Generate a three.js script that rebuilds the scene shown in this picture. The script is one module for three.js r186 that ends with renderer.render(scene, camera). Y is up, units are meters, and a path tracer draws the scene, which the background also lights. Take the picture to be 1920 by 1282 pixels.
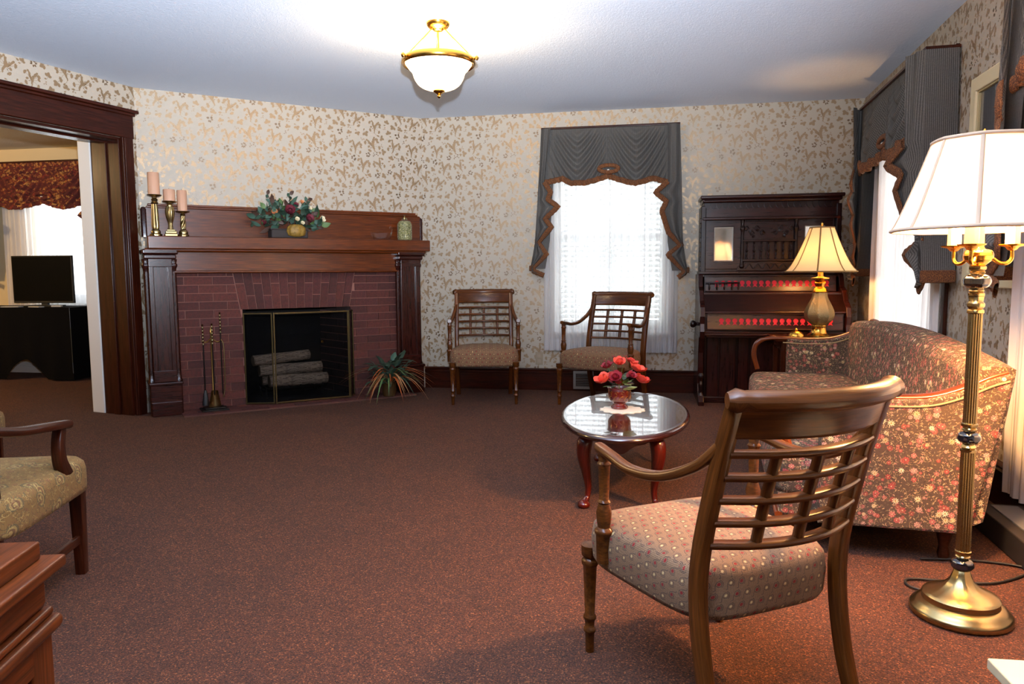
import * as THREE from 'three';
import { RoundedBoxGeometry } from 'three/addons/geometries/RoundedBoxGeometry.js';
import { mergeGeometries, toCreasedNormals } from 'three/addons/utils/BufferGeometryUtils.js';

// ------------------------------------------------------------------ camera, sky, flash, exposure
const scene = new THREE.Scene();
const renderer = new THREE.WebGLRenderer({ antialias: true });
renderer.toneMapping = THREE.LinearToneMapping;
renderer.toneMappingExposure = 0.66;
renderer.shadowMap.enabled = true;

const FOCAL = 1380, PITCH = Math.atan((641 - 511) / FOCAL), ROLL = 0.0067;
const camera = new THREE.PerspectiveCamera(2 * Math.atan(641 / FOCAL) * 180 / Math.PI, 1920 / 1282, 0.05, 60);
camera.position.set(0, 1.08, 0);
camera.rotation.order = 'YXZ';
camera.rotation.set(-PITCH, 0, -ROLL);
scene.add(camera);

scene.background = new THREE.Color(0.92, 1.0, 1.04);
scene.backgroundIntensity = 10;

// the photographer's flash, held a little above the lens and tilted upwards
const flash = new THREE.SpotLight(new THREE.Color(0.85, 0.95, 1.1), 320, 0, 1.0, 1, 2);
flash.name = 'camera_flash';
flash.position.set(0.03, 1.3, 0.02);
flash.target.position.set(-1.5, 1.3 + 4.5, -5);
flash.castShadow = true; flash.shadow.radius = 1.5; flash.shadow.mapSize.set(2048, 2048);
scene.add(flash, flash.target);

// ------------------------------------------------------------------ helpers
let seedState = 20240611;
const rnd = () => { seedState = (seedState + 0x6d2b79f5) | 0; let t = Math.imul(seedState ^ (seedState >>> 15), 1 | seedState); t = (t + Math.imul(t ^ (t >>> 7), 61 | t)) ^ t; return ((t ^ (t >>> 14)) >>> 0) / 4294967296; };
const rr = (a, b) => a + (b - a) * rnd();
const V = (x, y, z) => new THREE.Vector3(x, y, z);
const lerp = (a, b, t) => a + (b - a) * t;
const taken = new Map();
function numbered(name) {
  const n = taken.get(name) ?? 0; taken.set(name, n + 1);
  return n ? `${name}_${String(n).padStart(3, '0')}` : name;
}
function mk(name, geometry, material, parent, label) {
  const m = new THREE.Mesh(geometry, material);
  m.castShadow = true; m.receiveShadow = true;
  m.name = parent && parent !== scene ? name : numbered(name);
  if (label) m.userData.label = label;
  (parent ?? scene).add(m);
  return m;
}
function thing(name, label, category, [x, y, z] = [0, 0, 0], turn = 0, group) {
  const o = new THREE.Group();
  o.name = numbered(name); scene.add(o);
  o.position.set(x, y, z); o.rotation.y = turn;
  o.userData = { label, category };
  if (group) o.userData.group = group;
  return o;
}
function part(name, parent) { const g = new THREE.Group(); g.name = name; parent.add(g); return g; }
function structure(name, parent) {
  const o = new THREE.Group();
  o.name = parent ? name : numbered(name); (parent ?? scene).add(o);
  if (!parent) o.userData.kind = 'structure';
  return o;
}
function structMesh(name, geometry, material) { const m = mk(name, geometry, material, scene); m.userData.kind = 'structure'; return m; }
function dup(root, pos, turn, label, group) {
  const r = root.clone(); r.name = numbered(root.name.replace(/_\d{3}$/, '')); scene.add(r);
  r.position.set(...pos); r.rotation.set(0, turn, 0); r.userData = { ...root.userData, label };
  if (group) r.userData.group = group;
  return r;
}

// geometry
function flat(g) {
  const h = g.index ? g.toNonIndexed() : g;
  for (const k of Object.keys(h.attributes)) if (!['position', 'normal', 'uv'].includes(k)) h.deleteAttribute(k);
  if (!h.attributes.uv) h.setAttribute('uv', new THREE.BufferAttribute(new Float32Array(h.attributes.position.count * 2), 2));
  h.clearGroups();
  return h;
}
const merge = (list) => mergeGeometries(list.map(flat));
// uv in metres from the position; the grain (u) runs along the named axis
function boxUV(g, axis = 'x') {
  const h = flat(g), p = h.attributes.position, n = h.attributes.normal, uv = h.attributes.uv;
  const A = { x: 0, y: 1, z: 2 }[axis];
  for (let i = 0; i < p.count; i += 3) {
    const m = [0, 0, 0];
    for (let k = 0; k < 3; k++) { m[0] += Math.abs(n.getX(i + k)); m[1] += Math.abs(n.getY(i + k)); m[2] += Math.abs(n.getZ(i + k)); }
    const d = m[0] >= m[1] && m[0] >= m[2] ? 0 : m[1] >= m[2] ? 1 : 2;
    let [a, b] = [0, 1, 2].filter((k) => k !== d);
    if (b === A) [a, b] = [b, a];
    for (let k = 0; k < 3; k++) { const c = [p.getX(i + k), p.getY(i + k), p.getZ(i + k)]; uv.setXY(i + k, c[a], c[b] + 0.37 * c[d]); }
  }
  return h;
}
const long = (w, h, d) => (w >= h && w >= d ? 'x' : h >= d ? 'y' : 'z');
function bx(w, h, d, x = 0, y = 0, z = 0, r = 0.004, axis) {
  const rad = Math.min(r, w * 0.45, h * 0.45, d * 0.45);
  const g = rad > 0.0004 ? new RoundedBoxGeometry(w, h, d, 1, rad) : new THREE.BoxGeometry(w, h, d);
  g.translate(x, y, z);
  return boxUV(g, axis ?? long(w, h, d));
}
// from two corners
const bb = (x0, x1, y0, y1, z0, z1, r, axis) => bx(x1 - x0, y1 - y0, z1 - z0, (x0 + x1) / 2, (y0 + y1) / 2, (z0 + z1) / 2, r, axis);
const plainBox = (w, h, d, x, y, z) => boxUV(new THREE.BoxGeometry(w, h, d).translate(x, y, z), long(w, h, d));
function lat(profile, x = 0, y = 0, z = 0, seg = 32) {
  const g = new THREE.LatheGeometry(profile.map(([r, h]) => new THREE.Vector2(Math.max(r, 0.0001), h)), seg);
  return flat(toCreasedNormals(flat(g), 0.9).translate(x, y, z));
}
function smoothProfile(points, n = 6) {
  const c = new THREE.CatmullRomCurve3(points.map(([r, h]) => V(r, h, 0)), false, 'centripetal');
  return c.getPoints((points.length - 1) * n).map((p) => [Math.max(p.x, 0.0001), p.y]);
}
const curve = (pts, closed = false, kind = 'catmullrom') => new THREE.CatmullRomCurve3(pts.map((p) => (p.isVector3 ? p : V(...p))), closed, kind, 0.5);
const tube = (pts, r, seg = 24, radial = 8, closed = false) => flat(new THREE.TubeGeometry(curve(pts, closed), seg, r, radial, closed));
// a bar swept along a curve; size(t) = [across, up] of the section, ref fixes which way "up" points
function sweep(pts, size, ref = [0, 1, 0], seg = 16, around = 10, e = 0.6) {
  const c = pts.getPoint ? pts : curve(pts), R = V(...ref), pos = [], uv = [], idx = [], L = c.getLength();
  const S = typeof size === 'function' ? size : () => size;
  const pw = (v) => Math.sign(v) * Math.pow(Math.abs(v), e);
  for (let i = 0; i <= seg; i++) {
    const t = i / seg, p = c.getPoint(t), T = c.getTangent(t);
    const X = V(0, 0, 0).crossVectors(R, T).normalize(), Y = V(0, 0, 0).crossVectors(T, X).normalize(), [w, h] = S(t);
    for (let k = 0; k <= around; k++) {
      const a = (k / around) * Math.PI * 2, q = p.clone().addScaledVector(X, pw(Math.cos(a)) * w / 2).addScaledVector(Y, pw(Math.sin(a)) * h / 2);
      pos.push(q.x, q.y, q.z); uv.push(t * L, (k / around) * (w + h) * 2);
    }
  }
  const row = around + 1;
  for (let i = 0; i < seg; i++) for (let k = 0; k < around; k++) { const a = i * row + k, b = a + row; idx.push(a, a + 1, b, b, a + 1, b + 1); }
  for (const end of [0, seg]) {
    const centre = pos.length / 3, p = c.getPoint(end / seg); pos.push(p.x, p.y, p.z); uv.push(0, 0);
    const base = pos.length / 3;
    for (let k = 0; k <= around; k++) { const s = (end * row + k) * 3; pos.push(pos[s], pos[s + 1], pos[s + 2]); uv.push(0.01 * Math.cos(k), 0.01 * Math.sin(k)); }
    for (let k = 0; k < around; k++) end ? idx.push(centre, base + k, base + k + 1) : idx.push(centre, base + k + 1, base + k);
  }
  const g = new THREE.BufferGeometry();
  g.setAttribute('position', new THREE.Float32BufferAttribute(pos, 3)); g.setAttribute('uv', new THREE.Float32BufferAttribute(uv, 2)); g.setIndex(idx);
  g.computeVertexNormals();
  return flat(g);
}
// grid surface from f(u, v) -> [x, y, z]
function sheet(f, nu, nv, uvf) {
  const pos = [], uv = [], idx = [];
  for (let j = 0; j <= nv; j++) for (let i = 0; i <= nu; i++) { const p = f(i / nu, j / nv); pos.push(...p); uv.push(...(uvf ? uvf(i / nu, j / nv, p) : [p[0], p[1]])); }
  for (let j = 0; j < nv; j++) for (let i = 0; i < nu; i++) { const a = j * (nu + 1) + i, b = a + nu + 1; idx.push(a, a + 1, b, b, a + 1, b + 1); }
  const g = new THREE.BufferGeometry();
  g.setAttribute('position', new THREE.Float32BufferAttribute(pos, 3)); g.setAttribute('uv', new THREE.Float32BufferAttribute(uv, 2)); g.setIndex(idx);
  g.computeVertexNormals();
  return flat(g);
}
// a padded shape: rings of an outline(a) -> [x, z], scaled by the profile's [scale, y]; the last ring closes to a point
function pad(outline, profile, n = 48) {
  const pos = [], idx = [];
  for (const [s, y] of profile) for (let k = 0; k < n; k++) { const [x, z] = outline((k / n) * Math.PI * 2); pos.push(x * s, typeof y === 'function' ? y(x * s, z * s) : y, z * s); }
  for (let j = 0; j < profile.length - 1; j++) for (let k = 0; k < n; k++) { const a = j * n + k, b = j * n + (k + 1) % n; idx.push(a, a + n, b, b, a + n, b + n); }
  const g = new THREE.BufferGeometry();
  g.setAttribute('position', new THREE.Float32BufferAttribute(pos, 3)); g.setIndex(idx); g.computeVertexNormals();
  return boxUV(g, 'x');
}
function extrude(points, depth, bevel = 0, holes = [], curveSegments = 12) {
  const s = points instanceof THREE.Shape ? points : new THREE.Shape(points.map(([x, y]) => new THREE.Vector2(x, y)));
  for (const h of holes) s.holes.push(new THREE.Path(h.map(([x, y]) => new THREE.Vector2(x, y))));
  return new THREE.ExtrudeGeometry(s, { depth: depth - 2 * bevel, bevelEnabled: bevel > 0, bevelSize: bevel, bevelThickness: bevel, bevelSegments: 2, steps: 1, curveSegments }).translate(0, 0, bevel);
}
const rect = (x0, x1, y0, y1) => [[x0, y0], [x1, y0], [x1, y1], [x0, y1]];
// flat ribbon with thickness along a polyline in the x-y plane
function ribbon(pts, width, thick, z = 0, wob = 0.25) {
  const P = [], out = [];
  for (let i = 0; i < pts.length - 1; i++) { const n = Math.max(2, Math.ceil(Math.hypot(pts[i + 1][0] - pts[i][0], pts[i + 1][1] - pts[i][1]) / 0.02)); for (let k = 0; k < n; k++) P.push([lerp(pts[i][0], pts[i + 1][0], k / n), lerp(pts[i][1], pts[i + 1][1], k / n)]); }
  P.push(pts[pts.length - 1]);
  const prof = [[-0.5, 0], [-0.42, 0.7], [-0.15, 1], [0.15, 1], [0.42, 0.7], [0.5, 0], [0.3, -0.3], [-0.3, -0.3], [-0.5, 0]];
  let L = 0;
  const rows = P.map((p, i) => {
    const a = P[Math.max(0, i - 1)], b = P[Math.min(P.length - 1, i + 1)], d = Math.hypot(b[0] - a[0], b[1] - a[1]) || 1, nx = -(b[1] - a[1]) / d, ny = (b[0] - a[0]) / d;
    if (i) L += Math.hypot(p[0] - P[i - 1][0], p[1] - P[i - 1][1]);
    const zz = typeof z === 'function' ? z(p[0], p[1]) : z, s = 1 + wob * Math.sin(i * 2.9) * 0.35;
    return { q: prof.map(([u, h]) => [p[0] + nx * u * width * s, p[1] + ny * u * width * s, zz + h * thick * s]), L };
  });
  return sheet((u, v) => rows[Math.round(v * (rows.length - 1))].q[Math.round(u * (prof.length - 1))], prof.length - 1, rows.length - 1, (u, v) => [u * width * 1.6, rows[Math.round(v * (rows.length - 1))].L]);
}

// ------------------------------------------------------------------ textures
function canvasTexture(size, metres, draw, srgb = true) {
  const c = document.createElement('canvas'); c.width = c.height = size;
  const g = c.getContext('2d');
  draw(g, size);
  const t = new THREE.CanvasTexture(c);
  t.wrapS = t.wrapT = THREE.RepeatWrapping; t.magFilter = THREE.LinearFilter;
  if (srgb) t.colorSpace = THREE.SRGBColorSpace;
  t.repeat.set(1 / metres, 1 / metres);
  return t;
}
function dataTexture(size, metres, f, srgb = false) {
  const d = new Uint8Array(size * size * 4);
  for (let y = 0; y < size; y++) for (let x = 0; x < size; x++) { const c = f(x / size, y / size, x, y), o = (y * size + x) * 4; d[o] = c[0]; d[o + 1] = c[1]; d[o + 2] = c[2]; d[o + 3] = 255; }
  const t = new THREE.DataTexture(d, size, size);
  t.wrapS = t.wrapT = THREE.RepeatWrapping; t.magFilter = THREE.LinearFilter; t.minFilter = THREE.LinearMipmapLinearFilter;
  if (srgb) t.colorSpace = THREE.SRGBColorSpace;
  t.repeat.set(1 / metres, 1 / metres); t.needsUpdate = true;
  return t;
}
// tiling value noise
function noiseGrid(n) { const a = new Float32Array(n * n); for (let i = 0; i < a.length; i++) a[i] = rnd(); return a; }
function tileNoise(nx, ny) {
  const a = new Float32Array(nx * ny); for (let i = 0; i < a.length; i++) a[i] = rnd();
  return (u, v) => {
    let x = u * nx, y = v * ny; const x0 = Math.floor(x), y0 = Math.floor(y); x -= x0; y -= y0; x = x * x * (3 - 2 * x); y = y * y * (3 - 2 * y);
    const g = (i, j) => a[((j % ny + ny) % ny) * nx + ((i % nx + nx) % nx)];
    return lerp(lerp(g(x0, y0), g(x0 + 1, y0), x), lerp(g(x0, y0 + 1), g(x0 + 1, y0 + 1), x), y);
  };
}
const clamp = (v, a = 0, b = 255) => Math.max(a, Math.min(b, v));
// draw something at a place and at its eight neighbours, so that the tile repeats
function wrapped(g, S, x, y, r, f) { for (const dx of [-S, 0, S]) for (const dy of [-S, 0, S]) if (x + dx > -r && x + dx < S + r && y + dy > -r && y + dy < S + r) { g.save(); g.translate(x + dx, y + dy); f(g); g.restore(); } }

// wood: u along the grain
const woodNoise = [tileNoise(3, 60), tileNoise(6, 160), tileNoise(14, 256), tileNoise(4, 14)];
const grainMap = dataTexture(512, 0.34, (u, v) => {
  const w = v + 0.012 * woodNoise[3](u, v);
  const streak = 0.5 * woodNoise[0](u, w) + 0.3 * woodNoise[1](u, w) + 0.2 * woodNoise[2](u, w), c = 118 + 130 * streak;
  return [clamp(c + 6), clamp(c), clamp(c - 8)];
}, true);
const grainBump = dataTexture(256, 0.3, (u, v) => { const c = 255 * (0.6 * woodNoise[1](u, v) + 0.4 * woodNoise[2](u, v)); return [c, c, c]; });

// wallpaper print: forked calico stems, three-leaf clusters, small dark rosettes and thin tendrils; the same list draws colour and gloss
const paperItems = [];
{
  const spread = (n, gap, kind, size) => { let tries = 0, made = 0; while (made < n && tries++ < 6000) { const x = rnd(), y = rnd(); if (paperItems.every((p) => { let dx = Math.abs(p.x - x), dy = Math.abs(p.y - y); dx = Math.min(dx, 1 - dx); dy = Math.min(dy, 1 - dy); return Math.hypot(dx, dy) > (gap + p.gap) / 2; })) { paperItems.push({ kind, x, y, gap, a: kind === 'fork' ? rr(-0.6, 0.6) : rr(0, 6.28), k: rr(0.85, 1.15) * size, f: rnd() < 0.5 ? -1 : 1, j: [0, 1, 2, 3, 4, 5, 6, 7].map(() => rr(-1, 1)) }); made++; } } };
  spread(8, 0.27, 'fork', 1); spread(19, 0.13, 'trefoil', 1.15); spread(18, 0.11, 'rosette', 1.1); spread(24, 0.07, 'bud', 1.1);
}
function drawPrint(c, it, tan, dark) {
  const leaf = (x, y, a, l, w, jag) => { c.save(); c.translate(x, y); c.rotate(a); c.beginPath(); c.moveTo(0, 0); c.quadraticCurveTo(l * 0.1, -w, l * 0.36, -w * (jag ? 0.75 : 0.95)); c.quadraticCurveTo(l * 0.6, -w * 1.3, l * 0.8, -w * 0.6); c.quadraticCurveTo(l * 1.02, -w * 0.4, l, 0); c.quadraticCurveTo(l * 1.02, w * 0.4, l * 0.8, w * 0.6); c.quadraticCurveTo(l * 0.6, w * 1.3, l * 0.36, w * (jag ? 0.75 : 0.95)); c.quadraticCurveTo(l * 0.1, w, 0, 0); c.fill(); c.restore(); };
  c.rotate(it.a); c.scale(it.f * it.k, it.k); c.lineCap = 'round'; const j = it.j;
  if (it.kind === 'fork') {
    c.fillStyle = c.strokeStyle = tan;
    const arm = (pts, w0, w1) => { for (let q = 0; q <= 9; q++) { const t = q / 9, x = (1 - t) * (1 - t) * pts[0] + 2 * t * (1 - t) * pts[2] + t * t * pts[4], y = (1 - t) * (1 - t) * pts[1] + 2 * t * (1 - t) * pts[3] + t * t * pts[5], w = lerp(w0, w1, t) * (1 + 0.3 * j[q % 8]); c.beginPath(); c.ellipse(x + 4 * j[(q + 3) % 8], y, w, w * 1.25, 0.5 * j[q % 8], 0, 7); c.fill(); } };
    arm([4, 120, -14 + 10 * j[0], 70, 0, 10], 7, 19); arm([-4, 14, -20, -10, -58 + 8 * j[1], -62], 19, 14); arm([6, 10, 30, -16, 40 + 10 * j[2], -72], 18, 13);
    c.lineWidth = 4; c.beginPath(); c.moveTo(2, 118); c.quadraticCurveTo(-20, 150, -50, 158); c.stroke(); c.beginPath(); c.moveTo(-30, 20); c.quadraticCurveTo(-70, 30, -90, 6); c.stroke();
    leaf(-88, 8, -2.2, 46, 17, true); leaf(-88, 8, -3.4, 40, 15, true); leaf(-48, 158, 2.6, 40, 15, true); leaf(44, 6, 0.4, 46, 18, true); leaf(-66, -66, -2.4, 34, 17, true); leaf(40, -78, -0.9, 36, 17, true);
    for (const [x, y, a] of [[-96, -30, -2.2], [84, -60, -0.7], [70, 70, 0.5], [-80, 96, 2.6]]) {   // leafy sprays on thin stalks
      c.lineWidth = 4; c.beginPath(); c.moveTo(x * 0.2, y * 0.3 + 20); c.quadraticCurveTo(x * 0.7, y * 0.5 + 14 * j[1], x, y); c.stroke();
      for (const d of [-1.1, -0.35, 0.4, 1.15]) leaf(x, y, a + d + 0.25 * j[(x & 7)], 36, 14, true);
    }
    c.fillStyle = dark; for (let q = 0; q < 5; q++) leaf(20 + 14 * j[q], -40 + 22 * q, -0.8 + j[q], 15, 5, false);
  } else if (it.kind === 'trefoil') {
    c.strokeStyle = c.fillStyle = tan; c.lineWidth = 3.5; c.beginPath(); c.moveTo(0, 52); c.quadraticCurveTo(10 * j[0], 26, 0, 6); c.stroke();
    leaf(0, 8, -1.57 + 0.2 * j[1], 50, 20, true); leaf(-2, 10, -2.75 + 0.2 * j[2], 44, 18, true); leaf(2, 10, -0.35 + 0.2 * j[3], 44, 18, true); leaf(2, 46, 0.5, 26, 10, true);
  } else if (it.kind === 'rosette') {
    c.strokeStyle = tan; c.fillStyle = dark; c.lineWidth = 2.5; c.beginPath(); c.arc(0, 0, 22, 0.4, 3.4); c.stroke();
    for (let q = 0; q < 7; q++) { const a = q * 0.95 + 0.25 * j[q]; leaf(15 * Math.cos(a), 15 * Math.sin(a), a + 0.25 * j[q], 30 + 4 * j[q], 9.5, false); }
  } else {
    c.strokeStyle = tan; c.fillStyle = it.j[0] > 0 ? dark : tan; c.lineWidth = 2.2; c.beginPath(); c.moveTo(-30, 10); c.quadraticCurveTo(0, -14, 26, 6); c.stroke();
    leaf(-6, -6, -1.9, 22, 7, false); leaf(10, -2, -0.9, 22, 7, false); leaf(-20, 2, 2.2, 18, 6, false);
  }
}
function printPaper(ground, tan, dark) {
  return (g, S) => { g.fillStyle = ground; g.fillRect(0, 0, S, S); for (const it of paperItems) wrapped(g, S, it.x * S, it.y * S, 190, (c) => drawPrint(c, it, tan, dark)); };
}
const paperColor = canvasTexture(1024, 0.53, printPaper('#b0a595', '#9a8265', '#75604a'));
const paperInk = canvasTexture(1024, 0.53, printPaper('rgb(0,165,0)', 'rgb(0,110,120)', 'rgb(0,110,120)'), false);   // green: roughness, blue: metalness of the gilt print
const plasterBump = (() => { const a = tileNoise(40, 40), b = tileNoise(110, 110), c = tileNoise(200, 200); return dataTexture(512, 0.5, (u, v) => { const k = 255 * (0.3 * a(u, v) + 0.35 * b(u, v) + 0.35 * c(u, v)); return [k, k, k]; }); })();
const weaveBump = dataTexture(128, 0.03, (u, v) => { const k = 127 + 64 * Math.sin(u * 50.27) + 64 * Math.sin(v * 50.27); return [clamp(k), clamp(k), clamp(k)]; });

// carpet: short twisted pile in red browns with tan flecks
const carpetTextures = (() => {
  const S = 1024, a = noiseGrid(S), big = tileNoise(9, 9), mid = tileNoise(30, 30), fine = tileNoise(480, 400), fleck = tileNoise(500, 560);
  const color = dataTexture(S, 1.5, (u, v, x, y) => {
    const n = a[y * S + x], f = fleck(u, v), d = fine(u, v), b = 0.93 + 0.08 * big(u, v) + 0.06 * mid(u, v);
    let r = 68, g = 32, bl = 13;
    if (f > 0.72) { const k = Math.min(1, (f - 0.72) * 8); r += 58 * k; g += 43 * k; bl += 27 * k; }
    if (f < 0.30) { const k = Math.min(1, (0.30 - f) * 5); r -= 46 * k; g -= 30 * k; bl -= 18 * k; }
    const s = b * (0.62 + 0.5 * d + 0.22 * n);
    return [clamp(r * s), clamp(g * s), clamp(bl * s)];
  }, true);
  const bump = dataTexture(512, 0.6, (u, v, x, y) => { const k = 255 * (0.5 * fine(u, v) + 0.5 * a[y * S + x]); return [k, k, k]; });
  return { color, bump };
})();

const tapestry = canvasTexture(1024, 0.56, (g, S) => {
  g.fillStyle = '#4c3a2b'; g.fillRect(0, 0, S, S);
  const pick = (l) => l[Math.floor(rnd() * l.length)];
  for (let i = 0; i < 4600; i++) { const x = rnd() * S, y = rnd() * S, a = rr(0, 6.3), l = rr(8, 22), col = pick(['#9c8560', '#76694d', '#b0946a', '#4a382a', '#c4a87c', '#625642', '#a67f5e', '#40302a', '#b0766a']); wrapped(g, S, x, y, 30, (c) => { c.rotate(a); c.fillStyle = col; c.beginPath(); c.moveTo(0, 0); c.quadraticCurveTo(l / 2, -l / 3, l, 0); c.quadraticCurveTo(l / 2, l / 3, 0, 0); c.fill(); }); }
  for (let i = 0; i < 290; i++) { const x = rnd() * S, y = rnd() * S, R = rr(10, 24), col = pick(['#b5564c', '#a0453d', '#c67868', '#b0655a', '#c29480', '#94463c']); wrapped(g, S, x, y, 60, (c) => { for (let k = 0; k < 7; k++) { c.fillStyle = col; c.beginPath(); c.ellipse(R * 0.55 * Math.cos(k * 0.9), R * 0.55 * Math.sin(k * 0.9), R * 0.45, R * 0.34, k * 0.9, 0, 7); c.fill(); c.strokeStyle = '#5c2f28'; c.lineWidth = 1.6; c.stroke(); } c.fillStyle = '#d8b087'; c.beginPath(); c.arc(0, 0, R * 0.2, 0, 7); c.fill(); }); }
  for (let i = 0; i < 46; i++) { const x = rnd() * S, y = rnd() * S, R = rr(14, 25), n = 9, col = pick(['#e6d3a2', '#d9c08f', '#efe2bb', '#cdb07c']); wrapped(g, S, x, y, 60, (c) => { for (let k = 0; k < n; k++) { c.save(); c.rotate(k * 2 * Math.PI / n); c.fillStyle = col; c.beginPath(); c.ellipse(R * 0.6, 0, R * 0.42, R * 0.15, 0, 0, 7); c.fill(); c.restore(); } c.fillStyle = '#a4752f'; c.beginPath(); c.arc(0, 0, R * 0.2, 0, 7); c.fill(); }); }
  for (let i = 0; i < 1700; i++) { const x = rnd() * S, y = rnd() * S, a = rr(0, 6.3), col = pick(['#2c2018', '#2a1d16', '#b99f72', '#7c6a48', '#372a20', '#9c8458']); wrapped(g, S, x, y, 30, (c) => { c.rotate(a); c.strokeStyle = col; c.lineWidth = 2; c.beginPath(); c.moveTo(0, 0); c.quadraticCurveTo(10, -8, 20, 0); c.stroke(); }); }
});
const dotFabric = canvasTexture(512, 0.12, (g, S) => {
  g.fillStyle = '#75573d'; g.fillRect(0, 0, S, S);
  for (let i = 0; i < 9000; i++) { g.fillStyle = rnd() < 0.5 ? 'rgba(60,45,38,.16)' : 'rgba(200,180,150,.14)'; g.fillRect(rnd() * S, rnd() * S, 3, 3); }
  const n = 4, st = S / n;
  for (let j = 0; j < n; j++) for (let i = 0; i < n; i++) {
    const x = (i + (j % 2 ? 0.5 : 0)) * st, y = (j + 0.5) * st, red = (i + j) % 2 === 0;
    wrapped(g, S, x, y, 110, (c) => {
      c.strokeStyle = '#46352c'; c.lineWidth = 6;
      c.beginPath(); c.arc(0, 0, 30, 0.4, 5.6); c.bezierCurveTo(60, 40, 20, 70, 62, 64); c.stroke();
      c.beginPath(); c.arc(0, 0, 44, 2.2, 4.4); c.stroke();
      c.fillStyle = red ? '#7a1c18' : '#b89a6a'; c.beginPath(); c.ellipse(0, 0, red ? 20 : 16, red ? 17 : 13, 0.5, 0, 7); c.fill();
    });
  }
});
const paisley = canvasTexture(512, 0.26, (g, S) => {
  g.fillStyle = '#79592b'; g.fillRect(0, 0, S, S);
  for (let i = 0; i < 8; i++) { const x = rnd() * S, y = rnd() * S, a = rr(0, 6.3), k = rr(0.8, 1.3); wrapped(g, S, x, y, 120, (c) => { c.rotate(a); c.scale(k, k); for (const [s, col] of [[1, '#5f4e2e'], [0.78, '#8f7440'], [0.55, '#6b4a2a'], [0.3, '#9d8149']]) { c.fillStyle = col; c.beginPath(); c.moveTo(0, 70 * s); c.bezierCurveTo(60 * s, 60 * s, 60 * s, -40 * s, 0, -50 * s); c.bezierCurveTo(-40 * s, -50 * s, -40 * s, 0, -10 * s, 6 * s); c.bezierCurveTo(-60 * s, 20 * s, -40 * s, 70 * s, 0, 70 * s); c.fill(); } }); }
  for (let i = 0; i < 700; i++) { const x = rnd() * S, y = rnd() * S, a = rr(0, 6.3), col = ['#46351f', '#a98d52', '#574428', '#75402a'][i % 4]; wrapped(g, S, x, y, 30, (c) => { c.rotate(a); c.strokeStyle = col; c.lineWidth = 2; c.beginPath(); c.arc(0, 0, rr(4, 14), 0, 3.6); c.stroke(); }); }
});
const ribFabric = canvasTexture(512, 0.16, (g, S) => {
  g.fillStyle = '#575450'; g.fillRect(0, 0, S, S);
  for (let i = 0; i < 16; i++) { g.fillStyle = '#403d3a'; g.fillRect(i * S / 16, 0, S / 34, S); g.fillStyle = '#69655f'; g.fillRect(i * S / 16 + S / 26, 0, S / 90, S); }
  for (let i = 0; i < 9000; i++) { g.fillStyle = rnd() < 0.5 ? 'rgba(30,30,34,.25)' : 'rgba(150,150,152,.2)'; g.fillRect(rnd() * S, rnd() * S, 2, 7); }
});
const braid = canvasTexture(256, 0.08, (g, S) => {
  g.fillStyle = '#55301a'; g.fillRect(0, 0, S, S);
  for (let i = 0; i < 1500; i++) { const x = rnd() * S, y = rnd() * S, col = ['#8a5226', '#341b10', '#6f3f1e', '#a06c38', '#4a2816'][i % 5]; wrapped(g, S, x, y, 20, (c) => { c.rotate(rr(0, 6.3)); c.fillStyle = col; c.fillRect(0, 0, rr(5, 13), 4); }); }
});
const redFloral = canvasTexture(512, 0.45, (g, S) => {
  g.fillStyle = '#541c14'; g.fillRect(0, 0, S, S);
  for (let i = 0; i < 420; i++) { const x = rnd() * S, y = rnd() * S, col = ['#a5672d', '#7d2b1b', '#8d4e24', '#39130e', '#b98543', '#6a2a1a'][i % 6], R = rr(6, 24); wrapped(g, S, x, y, 50, (c) => { c.rotate(rr(0, 6.3)); c.fillStyle = col; for (let k = 0; k < 5; k++) { c.beginPath(); c.ellipse(R * 0.5 * Math.cos(k * 1.26), R * 0.5 * Math.sin(k * 1.26), R * 0.42, R * 0.2, k * 1.26, 0, 7); c.fill(); } }); }
});
const birch = canvasTexture(256, 0.3, (g, S) => {
  g.fillStyle = '#cdbfb2'; g.fillRect(0, 0, S, S);
  for (let i = 0; i < 500; i++) { const x = rnd() * S, y = rnd() * S, col = ['#8a7a6e', '#d6cabd', '#5a4c42', '#a3978b'][i % 4]; wrapped(g, S, x, y, 40, (c) => { c.fillStyle = col; c.fillRect(0, 0, rr(2, 5), rr(6, 34)); }); }
});
const brickGrain = (() => { const a = tileNoise(60, 60), b = tileNoise(16, 16), c = tileNoise(120, 120); return dataTexture(256, 0.2, (u, v) => { const k = 150 + 60 * a(u, v) + 45 * b(u, v) + 30 * (c(u, v) - 0.5); return [clamp(k), clamp(k * 0.98), clamp(k * 0.97)]; }, true); })();
const seeds = canvasTexture(256, 0.1, (g, S) => { g.fillStyle = '#5b5a32'; g.fillRect(0, 0, S, S); for (let i = 0; i < 900; i++) { const x = rnd() * S, y = rnd() * S, col = ['#a8a06a', '#d3c9a0', '#6d7038', '#3d3f20', '#8c8a4e'][i % 5]; wrapped(g, S, x, y, 14, (c) => { c.fillStyle = col; c.beginPath(); c.ellipse(0, 0, 6, 4, rr(0, 6), 0, 7); c.fill(); }); } });

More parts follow.
